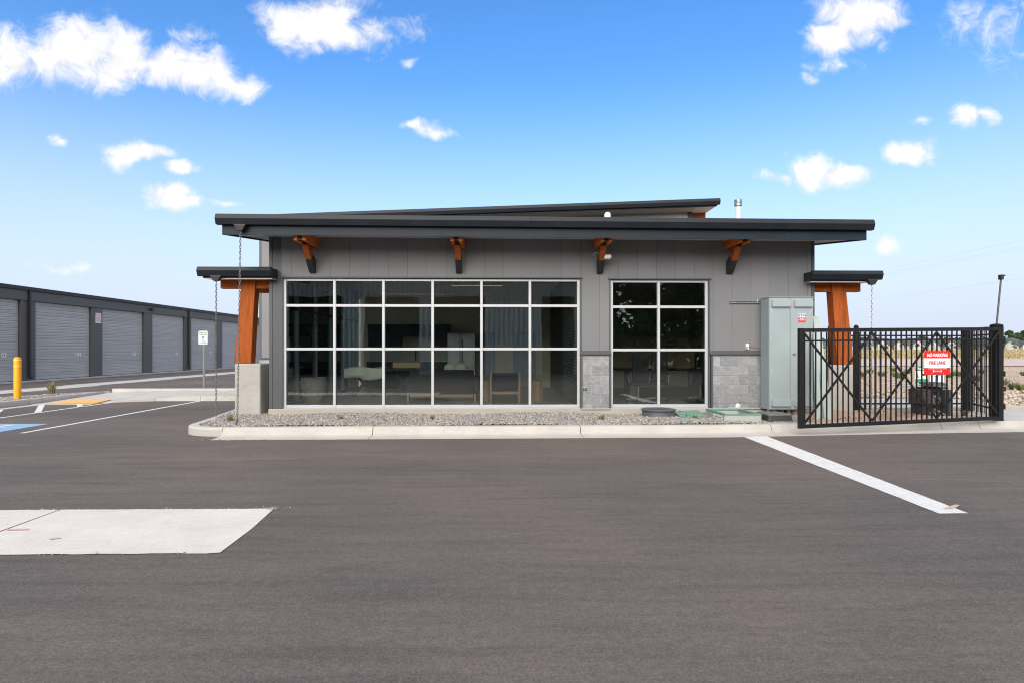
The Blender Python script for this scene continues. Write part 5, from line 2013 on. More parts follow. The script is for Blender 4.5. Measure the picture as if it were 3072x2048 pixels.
# ------------------------------------------------------------------ gate operator and odds and ends inside the fence
oy = 12.15
ox = lambda p_: on_y(p_, 1200, oy).x
ozz = lambda p_: on_y(2810, p_, oy).z
op = root('gate_operator', (ox(2810), oy + .2, .13), 'dismantled black gate operator with its grey cover hanging open', 'gate operator')
MB().box(ox(2764), ox(2852), oy - .02, oy + .5, .1, .16).build('base_plate', MAT['galvanised'], op)
MB().box(ox(2764), ox(2794), oy, oy + .4, ozz(1212), ozz(1167)).build('motor_housing', MAT['rusty'], op, bevel=.012)
MB().box(ox(2794) + .004, ox(2836), oy + .1, oy + .42, .161, ozz(1160)).build('chassis', MAT['plastic_black'], op, bevel=.01)
MB().box(ox(2768), ox(2800), oy + .05, oy + .38, .161, ozz(1213)).build('gearbox', MAT['plastic_black'], op, bevel=.03)
mb = MB()
for k in range(4):
    x_ = ox(2836) + k * (ox(2858) - ox(2836)) / 4
    w_ = (ox(2858) - ox(2836)) / 4
    mb.loft([[(x_, oy - .02 + (k % 2) * .02, .16), (x_ + w_ - .004, oy - .02 + (k % 2) * .02, .16), (x_ + w_ - .004, oy + .42, .16), (x_, oy + .42, .16)],
             [(x_ - .01, oy - .02 + (k % 2) * .02, ozz(1168)), (x_ + w_ - .014, oy - .02 + (k % 2) * .02, ozz(1168)), (x_ + w_ - .014, oy + .42, ozz(1168)), (x_ - .01, oy + .42, ozz(1168))]])
mb.build('cover', MAT['plastic_grey'], op, bevel=.006)
mb = MB()
mb.loft([rrect(ox(2791), ox(2844), oy - .02, oy + .4, ozz(1158), .04), rrect(ox(2793), ox(2842), oy, oy + .38, ozz(1149), .04), rrect(ox(2799), ox(2836), oy + .03, oy + .34, ozz(1146), .04)])
mb.build('lid', MAT['plastic_grey'], op, smooth=40)
MB().beam((ox(2836), oy + .2, ozz(1164)), (ox(2864), oy + .2, ozz(1164)), .05, .035).build('drive_arm', MAT['plastic_black'], op)
mb = MB()
mb.lathe([(.1, -.03), (.11, 0), (.1, .03)], (0, 0, 0), 20)
me = mesh_of(mb, 'pulley', MAT['galvanised'], smooth=40)
place(me, 'pulley', op, (ox(2815), oy + .08, ozz(1200)), (R(90), 0, 0))
place(me, 'pulley', op, (ox(2808), oy + .06, ozz(1238)), (R(78), 0, 0), (.9, .9, .9))
mb = MB()
for k in range(7):
    a_ = Vector((ox(2798 + random.uniform(0, 32)), oy + .06, ozz(1170 + random.uniform(0, 30))))
    b_ = Vector((ox(2798 + random.uniform(0, 32)), oy + .02, ozz(1205 + random.uniform(0, 40))))
    m_ = a_.lerp(b_, .5) + Vector((random.uniform(-.08, .08), -.06, 0))
    mb.tube([a_, m_, b_], .008, 6)
mb.build('wiring', MAT['black_steel'], op)
MB().beam((ox(2800), oy + .02, ozz(1225)), (ox(2834), oy + .04, ozz(1243)), .12, .03).build('bracket_plate', MAT['galvanised'], op)
for k, (ya, yb) in enumerate(((1147, 1152), (1152, 1158))):
    a_, b_ = on_y(2671, ya, oy + .25), on_y(2786, yb + 2, oy + .3)
    tag(MB().tube([a_, b_], .014, 10).build('conduit_pipe', MAT['pvc'], smooth=40), 'pale conduit lying across the operator, %s of two' % ('upper' if k == 0 else 'lower'), 'pipe', 'pale conduits by the operator')
# site signs leaning behind the fence
ya = 16.5
a_, b_ = on_y(2746, 1097, ya), on_y(2784, 1168, ya)
o = root('site_sign', ((a_.x + b_.x) / 2, ya, 0), 'green and white site notice standing on the soil behind the fence', 'sign')
zt_, zb_ = a_.z, b_.z
hh = zt_ - zb_
MB().box(a_.x, b_.x, ya, ya + .006, zb_, zt_).build('board', MAT['sign_white'], o)
MB().box(a_.x, b_.x, ya - .003, ya - .001, zt_ - hh * .2, zt_).build('green_header', MAT['sign_green'], o)
MB().box(a_.x, b_.x, ya - .003, ya - .001, zb_, zb_ + hh * .46).build('green_footer', MAT['sign_green'], o)
lettering('lettering', 'The On', .1, MAT['sign_white'], o, (a_.x + .16, ya - .005, zt_ - hh * .1), depth=.001, bold=.002)
mb = MB()
for i in range(3):
    for j in range(6 - i * 2):
        mb.box(a_.x + .03 + i * .03, a_.x + .05 + i * .03, ya - .003, ya - .001, zb_ + hh * .52 + j * .03, zb_ + hh * .52 + j * .03 + .018)
mb.box(a_.x + .2, a_.x + .3, ya - .003, ya - .001, zb_ + hh * .6, zb_ + hh * .68)
mb.build('print', MAT['in_dark'], o)
lettering('lettering', '08-59', .12, MAT['sign_white'], o, (b_.x - .17, ya - .005, zb_ + hh * .22), depth=.001, bold=.003)
MB().box(a_.x + .02, a_.x + .05, ya + .007, ya + .03, -.02, zt_).build('stake', MAT['oak'], o)
a_, b_ = on_y(2790, 1118, ya), on_y(2832, 1170, ya)
o = root('site_sign', ((a_.x + b_.x) / 2, ya, 0), 'plain white board with a blue mark behind the gate operator', 'sign')
MB().box(a_.x, b_.x, ya, ya + .006, b_.z, a_.z).build('board', MAT['sign_white'], o)
mb = MB()
xm = (a_.x + b_.x) / 2
mb.beam((xm - .03, ya - .003, a_.z - .05), (xm - .05, ya - .003, a_.z - .25), .02, .002, (0, 1, 0))
mb.beam((xm + .03, ya - .003, a_.z - .05), (xm + .02, ya - .003, a_.z - .22), .015, .002, (0, 1, 0))
mb.beam((xm - .08, ya - .005, a_.z - .08), (xm + .1, ya - .005, a_.z - .06), .015, .002, (0, 1, 0))
mb.build('blue_mark', MAT['text_blue'], o)
MB().box(a_.x + .02, a_.x + .05, ya + .007, ya + .03, -.02, a_.z - .02).build('stake', MAT['oak'], o)
a_, b_ = on_y(2574, 1113, 15.2), on_z(2616, 1168, .1)
tag(MB().tube([a_, a_.lerp(b_, .5) + Vector((0, 0, -.03)), b_], .012, 8).build('ground_cable', MAT['orange_cable'], smooth=40), 'orange cable slanting down to the walk behind the fence', 'cable')
p = on_z(2894, 1246, .13)
tuft('grass_tuft', p, .14, 90, .12, plain('dead_weed', (.16, .12, .06), .9), 'brown dead weed at the foot of the thick fence post')

ORD = ['leftmost', 'second', 'third', 'fourth', 'fifth', 'sixth', 'seventh', 'eighth', 'ninth', 'tenth', 'eleventh', 'twelfth', 'thirteenth', 'fourteenth', 'fifteenth', 'sixteenth', 'seventeenth', 'eighteenth', 'nineteenth', 'twentieth']


def nth(i, what):
    return ('leftmost ' + what) if i == 0 else ORD[i] + ' ' + what + ' from the left'


# ------------------------------------------------------------------ storage building on the left
SX = -22.7
store = root('storage_building', (SX, 40, 0), 'long dark grey self-storage building with a row of roll-up doors', 'building')
door_px = [(107, 275), (306.5, 431), (456, 553), (573.5, 651), (667, 727)]
ys_ = [(on_x(a, 1050, SX).y, on_x(b, 1050, SX).y) for a, b in door_px]
pitch = (ys_[4][0] - ys_[0][0]) / 4
dw = sum(b - a for a, b in ys_[:4]) / 4
d0 = ys_[0][0]
DTOP = on_x(107, 905, SX).z
DBOT = .06
ETOP = on_x(0, 850, SX).z
doors = [d0 + pitch * k for k in range(-2, 10)]
y_end = doors[-1] + pitch
y_start = doors[0] - .6
MB().box(SX - 12, SX - .5, y_start, y_end, 0, ETOP - .2).build('wall', MAT['storage_metal'], store)
MB().box(SX - 12.2, SX + .1, y_start - .1, y_end + .1, ETOP - .19, ETOP).build('eave', MAT['storage_black'], store, bevel=.02)
MB().box(SX - .05, SX + .45, y_start, y_end, -.1, .05).build('apron', MAT['walk_concrete'], store)
# slat profile shared by all the doors
sl = .162
nsl = int((DTOP - DBOT) / sl)
sl = (DTOP - DBOT) / nsl
prof = [(-.02, 0), (0, .004), (.006, .012), (.006, sl * .30), (-.004, sl * .36), (-.004, sl * .40), (.006, sl * .45), (.006, sl - .014), (-.006, sl - .004), (-.02, sl - .002)]
mb = MB()
mb.loft([[(x, 0, z) for x, z in prof], [(x, dw, z) for x, z in prof]])
slat = mesh_of(mb, 'slat', MAT['door_slat'])
hd = on_x(107, 905, SX).z
prev = y_start
pil = 0
for k, y0 in enumerate(doors):
    y1 = y0 + dw
    num = 104 + (k - 2)
    MB().box(SX - .12, SX, prev + .003, y0, DBOT, DTOP).build('pilaster', MAT['storage_metal'], store, bevel=.01)
    d = sub('roll_up_door', store, (SX - .12, y0, DBOT))
    for s in range(nsl):
        place(slat, 'slat', d, (SX - .13, y0, DBOT + s * sl))
    if 1 <= k <= 7:
        ynum = y0 + dw * .77
        lettering('lettering', str(num), .3, MAT['sign_white'], d, (SX - .105, ynum, on_x(237, 1063, SX).z), (R(90), 0, R(90)), .003, .008, sx=1.15)
    MB().lathe([(.02, 0), (.02, .03)], (SX - .12, y0 + dw * .5, DTOP - .3), 6).build('latch', MAT['white'], d)
    MB().box(SX - .125, SX - .1, y0 + .01, y1 - .01, DBOT - .008, DBOT + .012).build('bottom_bar', MAT['storage_black'], d)
    prev = y1
MB().box(SX - .12, SX, prev + .003, y_end, DBOT, DTOP).build('pilaster', MAT['storage_metal'], store)
# header panels between downspouts
hy = [y_start] + [doors[k] - (pitch - dw) / 2 for k in (2, 5, 8)] + [y_end]
for a, b in zip(hy, hy[1:]):
    MB().box(SX - .13, SX + .03, a + .06, b - .06, DTOP + .004, ETOP - .191).build('header_panel', MAT['storage_metal'], store, bevel=.006)
for yq in hy[1:-1]:
    ds = MB()
    ds.box(SX + .005, SX + .11, yq - .05, yq + .05, .3, ETOP - .2)
    ds.loft([[(SX + .005, yq - .05, .3), (SX + .11, yq - .05, .3), (SX + .11, yq + .05, .3), (SX + .005, yq + .05, .3)],
             [(SX + .1, yq - .05, .12), (SX + .2, yq - .05, .18), (SX + .2, yq + .05, .18), (SX + .1, yq + .05, .12)]])
    ds.build('downspout', MAT['storage_black'], store)
lq = on_x(451, 929, SX)
MB().box(SX + .03, SX + .2, lq.y - .13, lq.y + .13, lq.z - .08, lq.z + .1).build('wall_lamp', MAT['storage_black'], store, bevel=.01)
lq = on_x(1090 * .3614, 929, SX)
# notice on the pilaster between 104 and 105
na, nb = on_x(287.5, 939, SX + .02), on_x(304.5, 970, SX + .02)
ns = root('notice_sign', (SX, (na.y + nb.y) / 2, (na.z + nb.z) / 2), 'small white notice with red print between doors 104 and 105', 'sign')
ym, zm = (na.y + nb.y) / 2, (na.z + nb.z) / 2
hw, hh = abs(nb.y - na.y) / 2, abs(na.z - nb.z) / 2
MB().box(SX + .001, SX + .008, ym - hw, ym + hw, zm - hh, zm + hh).build('plate', MAT['sign_white'], ns)
lettering('lettering', 'NOTICE', .13, MAT['text_pink'], ns, (SX + .01, ym, zm + hh * .66), (R(90), 0, R(90)), .001, .004)
mb = MB()
for j in range(7):
    zz = zm + hh * .3 - j * hh * .17
    yy = ym - hw * .8
    while yy < ym + hw * .75:
        l_ = random.uniform(.04, .1)
        mb.box(SX + .009, SX + .011, yy, min(yy + l_, ym + hw * .8), zz - .013, zz + .013)
        yy += l_ + .02
mb.build('fine_print', MAT['text_pink'], ns)

# ------------------------------------------------------------------ far houses, trees and wires


def leaves(mb, c, rx, ry, rz, n, size):
    for _ in range(n):
        a = random.uniform(0, 2 * math.pi)
        u = random.uniform(-1, 1)
        r = random.random() ** .45
        s = math.sqrt(1 - u * u)
        p = Vector((c[0] + rx * r * s * math.cos(a), c[1] + ry * r * s * math.sin(a), c[2] + rz * r * u))
        d1 = Vector((random.gauss(0, 1), random.gauss(0, 1), random.gauss(0, 1))).normalized() * size * random.uniform(.5, 1.2)
        d2 = d1.cross(Vector((random.gauss(0, 1), random.gauss(0, 1), random.gauss(0, 1)))).normalized() * size * random.uniform(.4, .9)
        mb.add([p - d1, p + d2, p + d1, p - d2], [(0, 1, 2, 3)])


def tree(name, x, y, h, w, leaf, label, group, conifer=False, trunk_f=.25, n=520):
    z0 = terrain_z(x, y) - .1
    o = root(name, (x, y, z0), label, 'tree', group)
    tr = MB()
    tr.tube([(x, y, z0), (x + .01 * h, y, z0 + h * .5), (x - .01 * h, y, z0 + h * .85)], [h * .022, h * .014, h * .004], 7)
    for k in range(5):
        a = k * 1.3
        b = z0 + h * (trunk_f + .12 * k)
        tr.tube([(x, y, b), (x + w * .3 * math.cos(a), y + w * .3 * math.sin(a), b + h * .14)], [h * .008, h * .003], 5)
    tr.build('trunk', MAT['bark'], o)
    mb = MB()
    if conifer:
        for k in range(9):
            f = k / 8
            rr = w * .5 * (1 - f) + .05 * w
            leaves(mb, (x, y, z0 + h * (.1 + .88 * f)), rr, rr, h * .07, int(n / 14), max(.12, w * .09))
    else:
        for k in range(9):
            a = random.uniform(0, 6.28)
            rr = random.uniform(.1, .34) * w
            cz = z0 + h * random.uniform(trunk_f + (.12 if trunk_f > .06 else .02), .86)
            s = random.uniform(.2, .33) * w * (1.1 - .5 * (cz - z0) / h)
            leaves(mb, (x + rr * math.cos(a), y + rr * math.sin(a), cz), s, s, s * .8, n // 9, max(.14, w * .05))
    mb.build('crown', leaf, o, recalc=False)
    return o


HY = 285.


def hx(px_, y=HY):
    return on_y(px_, 1040, y).x


def house(px_, y, w, d, wall, label, gable_front=True, garage=True, roof_h=3.4, eave=2.5):
    x = hx(px_, y)
    z0 = terrain_z(x, y) - .05
    o = root('house', (x, y, z0), label, 'house', 'houses across the field')
    hw = w / 2
    MB().box(x - hw, x + hw, y, y + d, z0, z0 + eave).build('wall', MAT[wall], o)
    # hipped main roof
    ov = .5
    e = z0 + eave
    rf = MB()
    a = [(x - hw - ov, y - ov, e), (x + hw + ov, y - ov, e), (x + hw + ov, y + d + ov, e), (x - hw - ov, y + d + ov, e)]
    r0, r1 = (x - hw * .45, y + d / 2, e + roof_h), (x + hw * .45, y + d / 2, e + roof_h)
    rf.add(a + [r0, r1], [(0, 1, 5, 4), (1, 2, 5), (2, 3, 4, 5), (3, 0, 4), (3, 2, 1, 0)])
    rf = rf.build('roof', MAT['roof_shingle'], o)
    MB().box(x + hw * .2, x + hw * .2 + .5, y + d * .6, y + d * .6 + .5, e + roof_h * .5, e + roof_h + .5).build('chimney', MAT['house_grey'], rf)
    if gable_front:
        for gx_, gw, gh in ((x - hw * .45, w * .34, 2.2), (x + hw * .48, w * .28, 1.8)):
            g = MB()
            yy = y - 1.6
            g.loft([[(gx_ - gw / 2, yy, z0), (gx_ + gw / 2, yy, z0), (gx_ + gw / 2, yy, e), (gx_, yy, e + gh), (gx_ - gw / 2, yy, e)],
                    [(gx_ - gw / 2, y + .5, z0), (gx_ + gw / 2, y + .5, z0), (gx_ + gw / 2, y + .5, e), (gx_, y + .5, e + gh), (gx_ - gw / 2, y + .5, e)]])
            g.build('gable', MAT['house_white'], o)
            gr = MB()
            for s in (-1, 1):
                gr.loft([[(gx_ + s * (gw / 2 + .4), yy - .3, e - .25), (gx_, yy - .3, e + gh + .12), (gx_, yy - .3, e + gh + .35), (gx_ + s * (gw / 2 + .4), yy - .3, e - .02)],
                         [(gx_ + s * (gw / 2 + .4), y + d * .4, e - .25), (gx_, y + d * .4, e + gh + .12), (gx_, y + d * .4, e + gh + .35), (gx_ + s * (gw / 2 + .4), y + d * .4, e - .02)]])
            gr.build('gable_roof', MAT['roof_shingle'], o)
    for k, f in enumerate((-.38, -.1, .12, .4)):
        wx = x + w * f
        fy = y - (1.62 if gable_front and (abs(wx - (x - hw * .45)) < w * .15 or abs(wx - (x + hw * .48)) < w * .12) else .02)
        wn = MB().box(wx - .8, wx + .8, fy - .08, fy, z0 + .9, z0 + 2.3).build('window', MAT['house_white'], o)
        MB().box(wx - .65, wx + .65, fy - .1, fy - .081, z0 + 1.05, z0 + 2.15).build('pane', MAT['house_glass'], wn)


for i, (px_, yy, w, d, wall, gab, lab) in enumerate((
        (2462, 290, 15, 12, 'house_grey', False, 'grey house seen past the leaning metal covers'),
        (2555, 300, 17, 13, 'house_white', False, 'white house seen between the timber post and the first X brace'),
        (2665, 283, 17, 13, 'house_white', True, 'white gabled house seen just right of the hanging rain chain'),
        (2770, 280, 16, 12, 'house_white', True, 'white twin-gabled house seen directly above the gate sign'),
        (2868, 285, 15, 12, 'house_grey', True, 'grey gabled house seen left of the thick fence post'),
        (2955, 292, 13, 11, 'house_tan', False, 'tan house half hidden by the gate post'),
        (3048, 270, 17, 12, 'house_tan', True, 'tan house seen right of the gate post below the tall trees'))):
    house(px_, yy, w, d, wall, lab, gab)

yard = [(2430, 'c'), (2495, 'g'), (2580, 'g'), (2610, 'c'), (2632, 'g'), (2655, 'c'), (2680, 'c'), (2707, 'g'), (2735, 'c'), (2752, 'p'), (2798, 'c'), (2824, 'g'), (2856, 'p'), (2885, 'g'), (2925, 'c'), (2965, 'g'), (3012, 'c'), (3043, 'g'), (3068, 'c')]
for i, (px_, kind) in enumerate(yard):
    kd = [k_ for _, k_ in yard[:i]].count(kind)
    yy = random.uniform(262, 274)
    x = hx(px_, yy)
    if kind == 'c':
        tree('yard_tree', x, yy, random.uniform(3.6, 5.2), 2.6, MAT['tree_leaf_b'], nth(kd, 'slender dark yard tree') + ', before the far houses', 'trees in front of the far houses', True, n=320)
    elif kind == 'p':
        tree('yard_tree', x, yy, random.uniform(3.4, 4.4), 3.2, MAT['purple_leaf'], nth(kd, 'purple-leaved yard tree') + ', before the far houses', 'trees in front of the far houses', n=260)
    else:
        tree('yard_tree', x, yy, random.uniform(3.6, 5.2), 3.6, MAT['tree_leaf_b'], nth(kd, 'bushy green yard tree') + ', before the far houses', 'trees in front of the far houses', n=320)
for k, px_ in enumerate((3006, 3026, 3046, 3066, 3092)):
    yy = 345 + k * 5
    tree('tall_tree', hx(px_, yy), yy, (10.5, 12.4, 11.4, 14.2, 13.0)[k], 9.5, MAT['tree_leaf'], nth(k, 'tall dark tree') + ', rising over the roof past the gate post', 'tall trees behind the houses', n=3200, trunk_f=.05)
for k, px_ in enumerate((2480, 2530, 2575, 2625, 2690, 2735, 2760, 2830, 2870, 2920, 2960)):
    yy = 370 + random.uniform(-10, 10)
    tree('far_tree', hx(px_, yy), yy, random.uniform(7.8, 10.2), 9, MAT['tree_leaf'], nth(k, 'round tree') + ' just showing over the far roofs', 'trees showing over the far roofs', n=420, trunk_f=.2)
# dry field grass, massed
mb = MB()
for _ in range(5200):
    px_ = random.uniform(2430, 3100)
    yy = 95 + 150 * random.random() ** 1.6
    x = hx(px_, yy)
    z = terrain_z(x, yy)
    h = random.uniform(.3, .75) * (.6 if yy < 112 else 1)
    for _ in range(3):
        a = random.uniform(0, 6.28)
        s = Vector((math.cos(a), math.sin(a), 0)) * .22
        p = Vector((x + random.uniform(-.4, .4), yy + random.uniform(-.4, .4), z))
        mb.add([p - s, p + s, p + s * .3 + Vector((random.uniform(-.1, .1), 0, h))], [(0, 1, 2)])
o = mb.build('field_grass', MAT['field_blade'], recalc=False)
tag(o, 'dry golden grass across the field before the houses', 'grass', kind='stuff')
# weeds on the bare soil
weeds = [(2590, 1128), (2610, 1118), (2645, 1126), (2680, 1112), (2688, 1128), (2700, 1132), (2722, 1120), (2850, 1130), (2868, 1125), (2885, 1128), (2945, 1118), (3010, 1152), (3040, 1165), (3070, 1125), (3066, 1172), (2930, 1140)]
for i, (px_, py_) in enumerate(sorted(weeds)):
    p = on_z(px_, py_, 0)
    s = .34 if px_ < 3000 else .3
    tuft('weed', (p.x, p.y, -.02), s, 110, s * 1.1, MAT['weed_leaf'], nth(i, 'low green weed') + ', on the bare soil beyond the fence', 'weed', 'weeds on the bare soil', width=.018)

# overhead wires
for i, (ya_, yb_, lab) in enumerate(((800, 716, 'topmost overhead wire crossing the sky right of the roof'), (812, 735, 'second overhead wire from the top'), (818, 743, 'third overhead wire from the top'), (884.7, 831.6, 'lowest overhead wire passing behind the fixture pole'))):
    # near end on the right, far end on the left
    sl_ = (yb_ - ya_) / 392
    a_ = on_y(2400, ya_ - 280 * sl_, 190)
    b_ = on_y(3400, yb_ + 328 * sl_, 100)
    pts = [a_.lerp(b_, k / 12) + Vector((0, 0, -1.2 * (1 - (2 * k / 12 - 1) ** 2) * .3)) for k in range(13)]
    tag(MB().tube(pts, .007, 4).build('overhead_wire', MAT['plastic_grey']), lab, 'wire', 'overhead wires')

# ------------------------------------------------------------------ across the lot, behind the camera: what the panes mirror
OYF = -11.0
opp = root('facing_building', (-4, OYF, 0), 'ribbed grey storage building across the lot with open dark bays, mirrored in the panes', 'building')
ox0, ox1 = -24., 5.6
bays = [(-22, -18.6), (-17.4, -14), (-12.9, -9.6), (-8.3, -4.9), (-4.2, -.9), (2.6, 4.6)]
ztop, zbay = 5.7, 4.75
xs_ = [ox0] + [v for b in bays for v in b] + [ox1]
rib = MB()
for i in range(0, len(xs_), 2):
    a, b = xs_[i], xs_[i + 1]
    x = a
    while x < b - .01:
        rib.box(x, min(x + .18, b), OYF - .12, OYF, 0, ztop)
        rib.box(x + .18, min(x + .3, b), OYF - .12, OYF - .1, 0, ztop) if x + .18 < b else None
        x += .3
for a, b in bays:
    x = a
    while x < b - .01:
        rib.box(x, min(x + .18, b), OYF - .12, OYF, zbay, ztop)
        rib.box(x + .18, min(x + .3, b), OYF - .12, OYF - .1, zbay, ztop) if x + .18 < b else None
        x += .3
rib.build('ribbed_wall', MAT['opp_wall'], opp)
MB().box(ox0, ox1, OYF - 9, OYF - 8.9, 0, ztop).build('rear_wall', MAT['in_dark'], opp)
MB().box(ox0, ox1, OYF - 8.9, OYF + .3, ztop, ztop + .2).build('roof', MAT['storage_black'], opp)
MB().box(ox1 - .1, ox1, OYF - 8.9, OYF - .121, 0, ztop).build('side_wall', MAT['opp_wall'], opp)
MB().box(ox0, ox0 + .1, OYF - 8.9, OYF - .121, 0, ztop).build('side_wall', MAT['opp_wall'], opp)
MB().box(ox0 + .1, ox1 - .1, OYF - 8.89, OYF - .13, .005, .02).build('floor', MAT['in_dark'], opp)
for k in range(14):
    x = 4 + k * 1.7
    tree('facing_tree', x + random.uniform(-.6, .6), -22 - random.uniform(0, 4), random.uniform(10, 13), 7, MAT['tree_leaf'], nth(k, 'dark leafy tree') + ' mirrored in the narrow window', 'trees mirrored in the narrow window', n=1500, trunk_f=.04)
fr_ = root('facing_fence', (5.8, -11.6, 0), 'black picket fence across the lot, mirrored low in the narrow window', 'fence')
for z in (.2, 1.5):
    MB().box(5.8, 20, -11.62, -11.58, z, z + .04).build('rail', MAT['fence_black'], fr_)
for k in range(100):
    x = 5.9 + k * .14
    MB().box(x, x + .025, -11.615, -11.59, .05, 1.7).build('picket', MAT['fence_black'], fr_)

# ------------------------------------------------------------------ furniture behind the glass
FL = .241
p = on_y(941, 1190, 14.55)
pot = root('potted_tree', (p.x, 14.55, FL), 'olive tree in a stone pot inside the leftmost window bay', 'potted plant')
MB().lathe([(.2, FL), (.235, FL + .1), (.29, FL + .4), (.305, FL + .5), (.29, FL + .56), (.3, FL + .6), (.27, FL + .61), (.26, FL + .55), (.01, FL + .54)], (p.x, 14.55, 0), 28).build('pot', MAT['pot'], pot, smooth=50)
tr = MB()
zt = FL + .55
tr.tube([(p.x, 14.55, zt), (p.x + .02, 14.57, zt + .6), (p.x, 14.55, zt + 1.2), (p.x + .03, 14.5, zt + 1.7)], [.022, .018, .012, .005], 7)
br = []
for k in range(16):
    z = zt + .45 + k * .075
    a = k * 2.4
    l = .32 * random.uniform(.5, 1)
    e = (p.x + .02 + l * math.cos(a), 14.55 + l * math.sin(a) * .7, z + l * .9)
    tr.tube([(p.x + .01, 14.55, z), e], [.008, .003], 5)
    br.append(((p.x + .01, 14.55, z), e))
tr.build('trunk', MAT['bark'], pot)
mb = MB()
for a, e in br:
    for _ in range(22):
        q = Vector(a).lerp(Vector(e), random.uniform(.3, 1.1)) + Vector((random.gauss(0, .03), random.gauss(0, .03), random.gauss(0, .03)))
        d = Vector((random.gauss(0, 1), random.gauss(0, 1), random.gauss(0, .7))).normalized() * .035
        s = d.cross(Vector((0, 0, 1))).normalized() * .008
        mb.add([q, q + d * .5 + s, q + d, q + d * .5 - s], [(0, 1, 2, 3)])
mb.build('leaves', MAT['tree_leaf_b'], pot, recalc=False)


def chair_frame(name, label, x, y, w, mat_seat, mat_leg, h_back=.75, cat='chair'):
    o = root(name, (x, y, FL), label, cat)
    for sx_ in (-1, 1):
        for sy_, hh in ((-1, h_back), (1, .58)):
            MB().beam((x + sx_ * w / 2, y + sy_ * .3, FL), (x + sx_ * w / 2, y + sy_ * .3, FL + hh), .045, .045).build('leg', mat_leg, o)
        MB().beam((x + sx_ * w / 2, y - .28, FL + .58), (x + sx_ * w / 2, y + .33, FL + .58), .05, .03).build('armrest', mat_leg, o)
    MB().box(x - w / 2 + .03, x + w / 2 - .03, y - .3, y + .33, FL + .3, FL + .42).build('seat', mat_seat, o, bevel=.03)
    MB().box(x - w / 2 + .03, x + w / 2 - .03, y - .34, y - .24, FL + .34, FL + h_back - .03).build('backrest', mat_seat, o, bevel=.02)
    MB().box(x - w / 2, x + w / 2, y - .33, y - .29, FL + .22, FL + .28).build('stretcher', mat_leg, o)
    return o


c = on_y(1515, 1200, 14.6)
chair_frame('lounge_chair', 'oak framed lounge chair seen from behind through the fifth bay', c.x, 14.6, .68, MAT['fabric_dark'], MAT['oak'])
c = on_y(1348, 1200, 15.0)
sf = root('sofa', (c.x, 15.0, FL), 'dark sofa with its back to the glass in the fourth bay', 'sofa')
MB().box(c.x - .95, c.x + .62, 14.65, 14.85, FL + .2, FL + .78).build('backrest', MAT['fabric_dark'], sf, bevel=.04)
MB().box(c.x - .95, c.x + .62, 14.851, 15.6, FL + .2, FL + .45).build('seat', MAT['fabric_dark'], sf, bevel=.04)
for s_ in (-1, 1):
    xx = c.x - .165 + s_ * .82
    MB().box(xx - .09, xx + .09, 14.7, 15.55, FL + .2, FL + .62).build('armrest', MAT['fabric_dark'], sf, bevel=.04)
    for yy in (14.72, 15.5):
        MB().beam((xx, yy, FL), (xx, yy, FL + .2), .05, .05).build('leg', MAT['oak'], sf)
MB().box(c.x - .92, c.x + .6, 14.66, 14.7, FL + .12, FL + .19).build('base_rail', MAT['oak'], sf)
for k, (dx, lab) in enumerate(((-.28, 'striped pale cushion'), (.02, 'white cushion leaning'), (.3, 'white cushion with dark edge'))):
    mb = MB()
    v0, f0 = ico()
    cc = (c.x + dx, 14.98, FL + .8)
    mb.add([(cc[0] + q[0] * .19, cc[1] + q[1] * .07, cc[2] + q[2] * .17) for q in v0], [tuple(f) for f in f0])
    tag(mb.build('cushion', (MAT['fabric_dark'], MAT['fabric_white'], MAT['fabric_white'])[k], smooth=80), lab + ' on the sofa in the fourth bay', 'cushion')
for px_, lab in ((1612, 'ribbed oak stool inside the sixth bay'), (1460, 'ribbed oak stool beside the lounge chair')):
    c = on_y(px_, 1200, 15.0)
    o = root('side_stool', (c.x, 15.0, FL), lab, 'stool')
    MB().lathe([(.12, FL), (.12, FL + .5), (.05, FL + .52)], (c.x, 15.0, 0), 20).build('core', MAT['oak'], o)
    me = mesh_of(MB().box(-.012, .012, -.012, .012, 0, .5), 'rib', MAT['oak'])
    for k in range(16):
        a = k * math.pi / 8
        place(me, 'rib', o, (c.x + .128 * math.cos(a), 15.0 + .128 * math.sin(a), FL), (0, 0, a))
# trestle table with a pale dust sheet
c = on_y(1128, 1150, 16.4)
tb = root('trestle_table', (c.x, 16.6, FL), 'dark X-legged table inside the second and third bays', 'table')
for dx in (-.35, .75):
    for s_ in (-1, 1):
        MB().beam((c.x + dx - .3 * s_, 16.5, FL), (c.x + dx + .3 * s_, 16.52 + .02 * s_, FL + .72), .07, .09, (0, 1, 0)).build('leg', MAT['in_dark'], tb)
MB().box(c.x - .75, c.x + 1.3, 16.2, 17.1, FL + .72, FL + .77).build('table_top', MAT['in_dark'], tb)
sh = MB()
gxn, gyn = 22, 8
vv = []
for j in range(gyn):
    for i in range(gxn):
        u, w = i / (gxn - 1), j / (gyn - 1)
        x = c.x - .8 + u * 1.05
        if j < 4:
            vv.append((x + .02 * math.sin(9 * u), 16.17 - .02 * math.sin(14 * u + j), FL + .5 + .09 * j + .04 * math.sin(7 * u) * (1 - j / 4)))
        else:
            vv.append((x, 16.19 + (j - 4) * .25, FL + .79 + .02 * math.sin(8 * u + j)))
sh.add(vv, [(j * gxn + i, j * gxn + i + 1, (j + 1) * gxn + i + 1, (j + 1) * gxn + i) for j in range(gyn - 1) for i in range(gxn - 1)])
o = sh.build('dust_sheet', MAT['fabric_sheet'], smooth=80)
tag(o, 'pale sheet draped over the near end of the dark table', 'sheet')
m_ = o.modifiers.new('cloth', 'SOLIDIFY')
m_.thickness = .01
bx = MB().box(c.x + .45, c.x + 1.2, 16.4, 16.9, FL + .775, FL + .93).build('carton', MAT['oak'], bevel=.01)
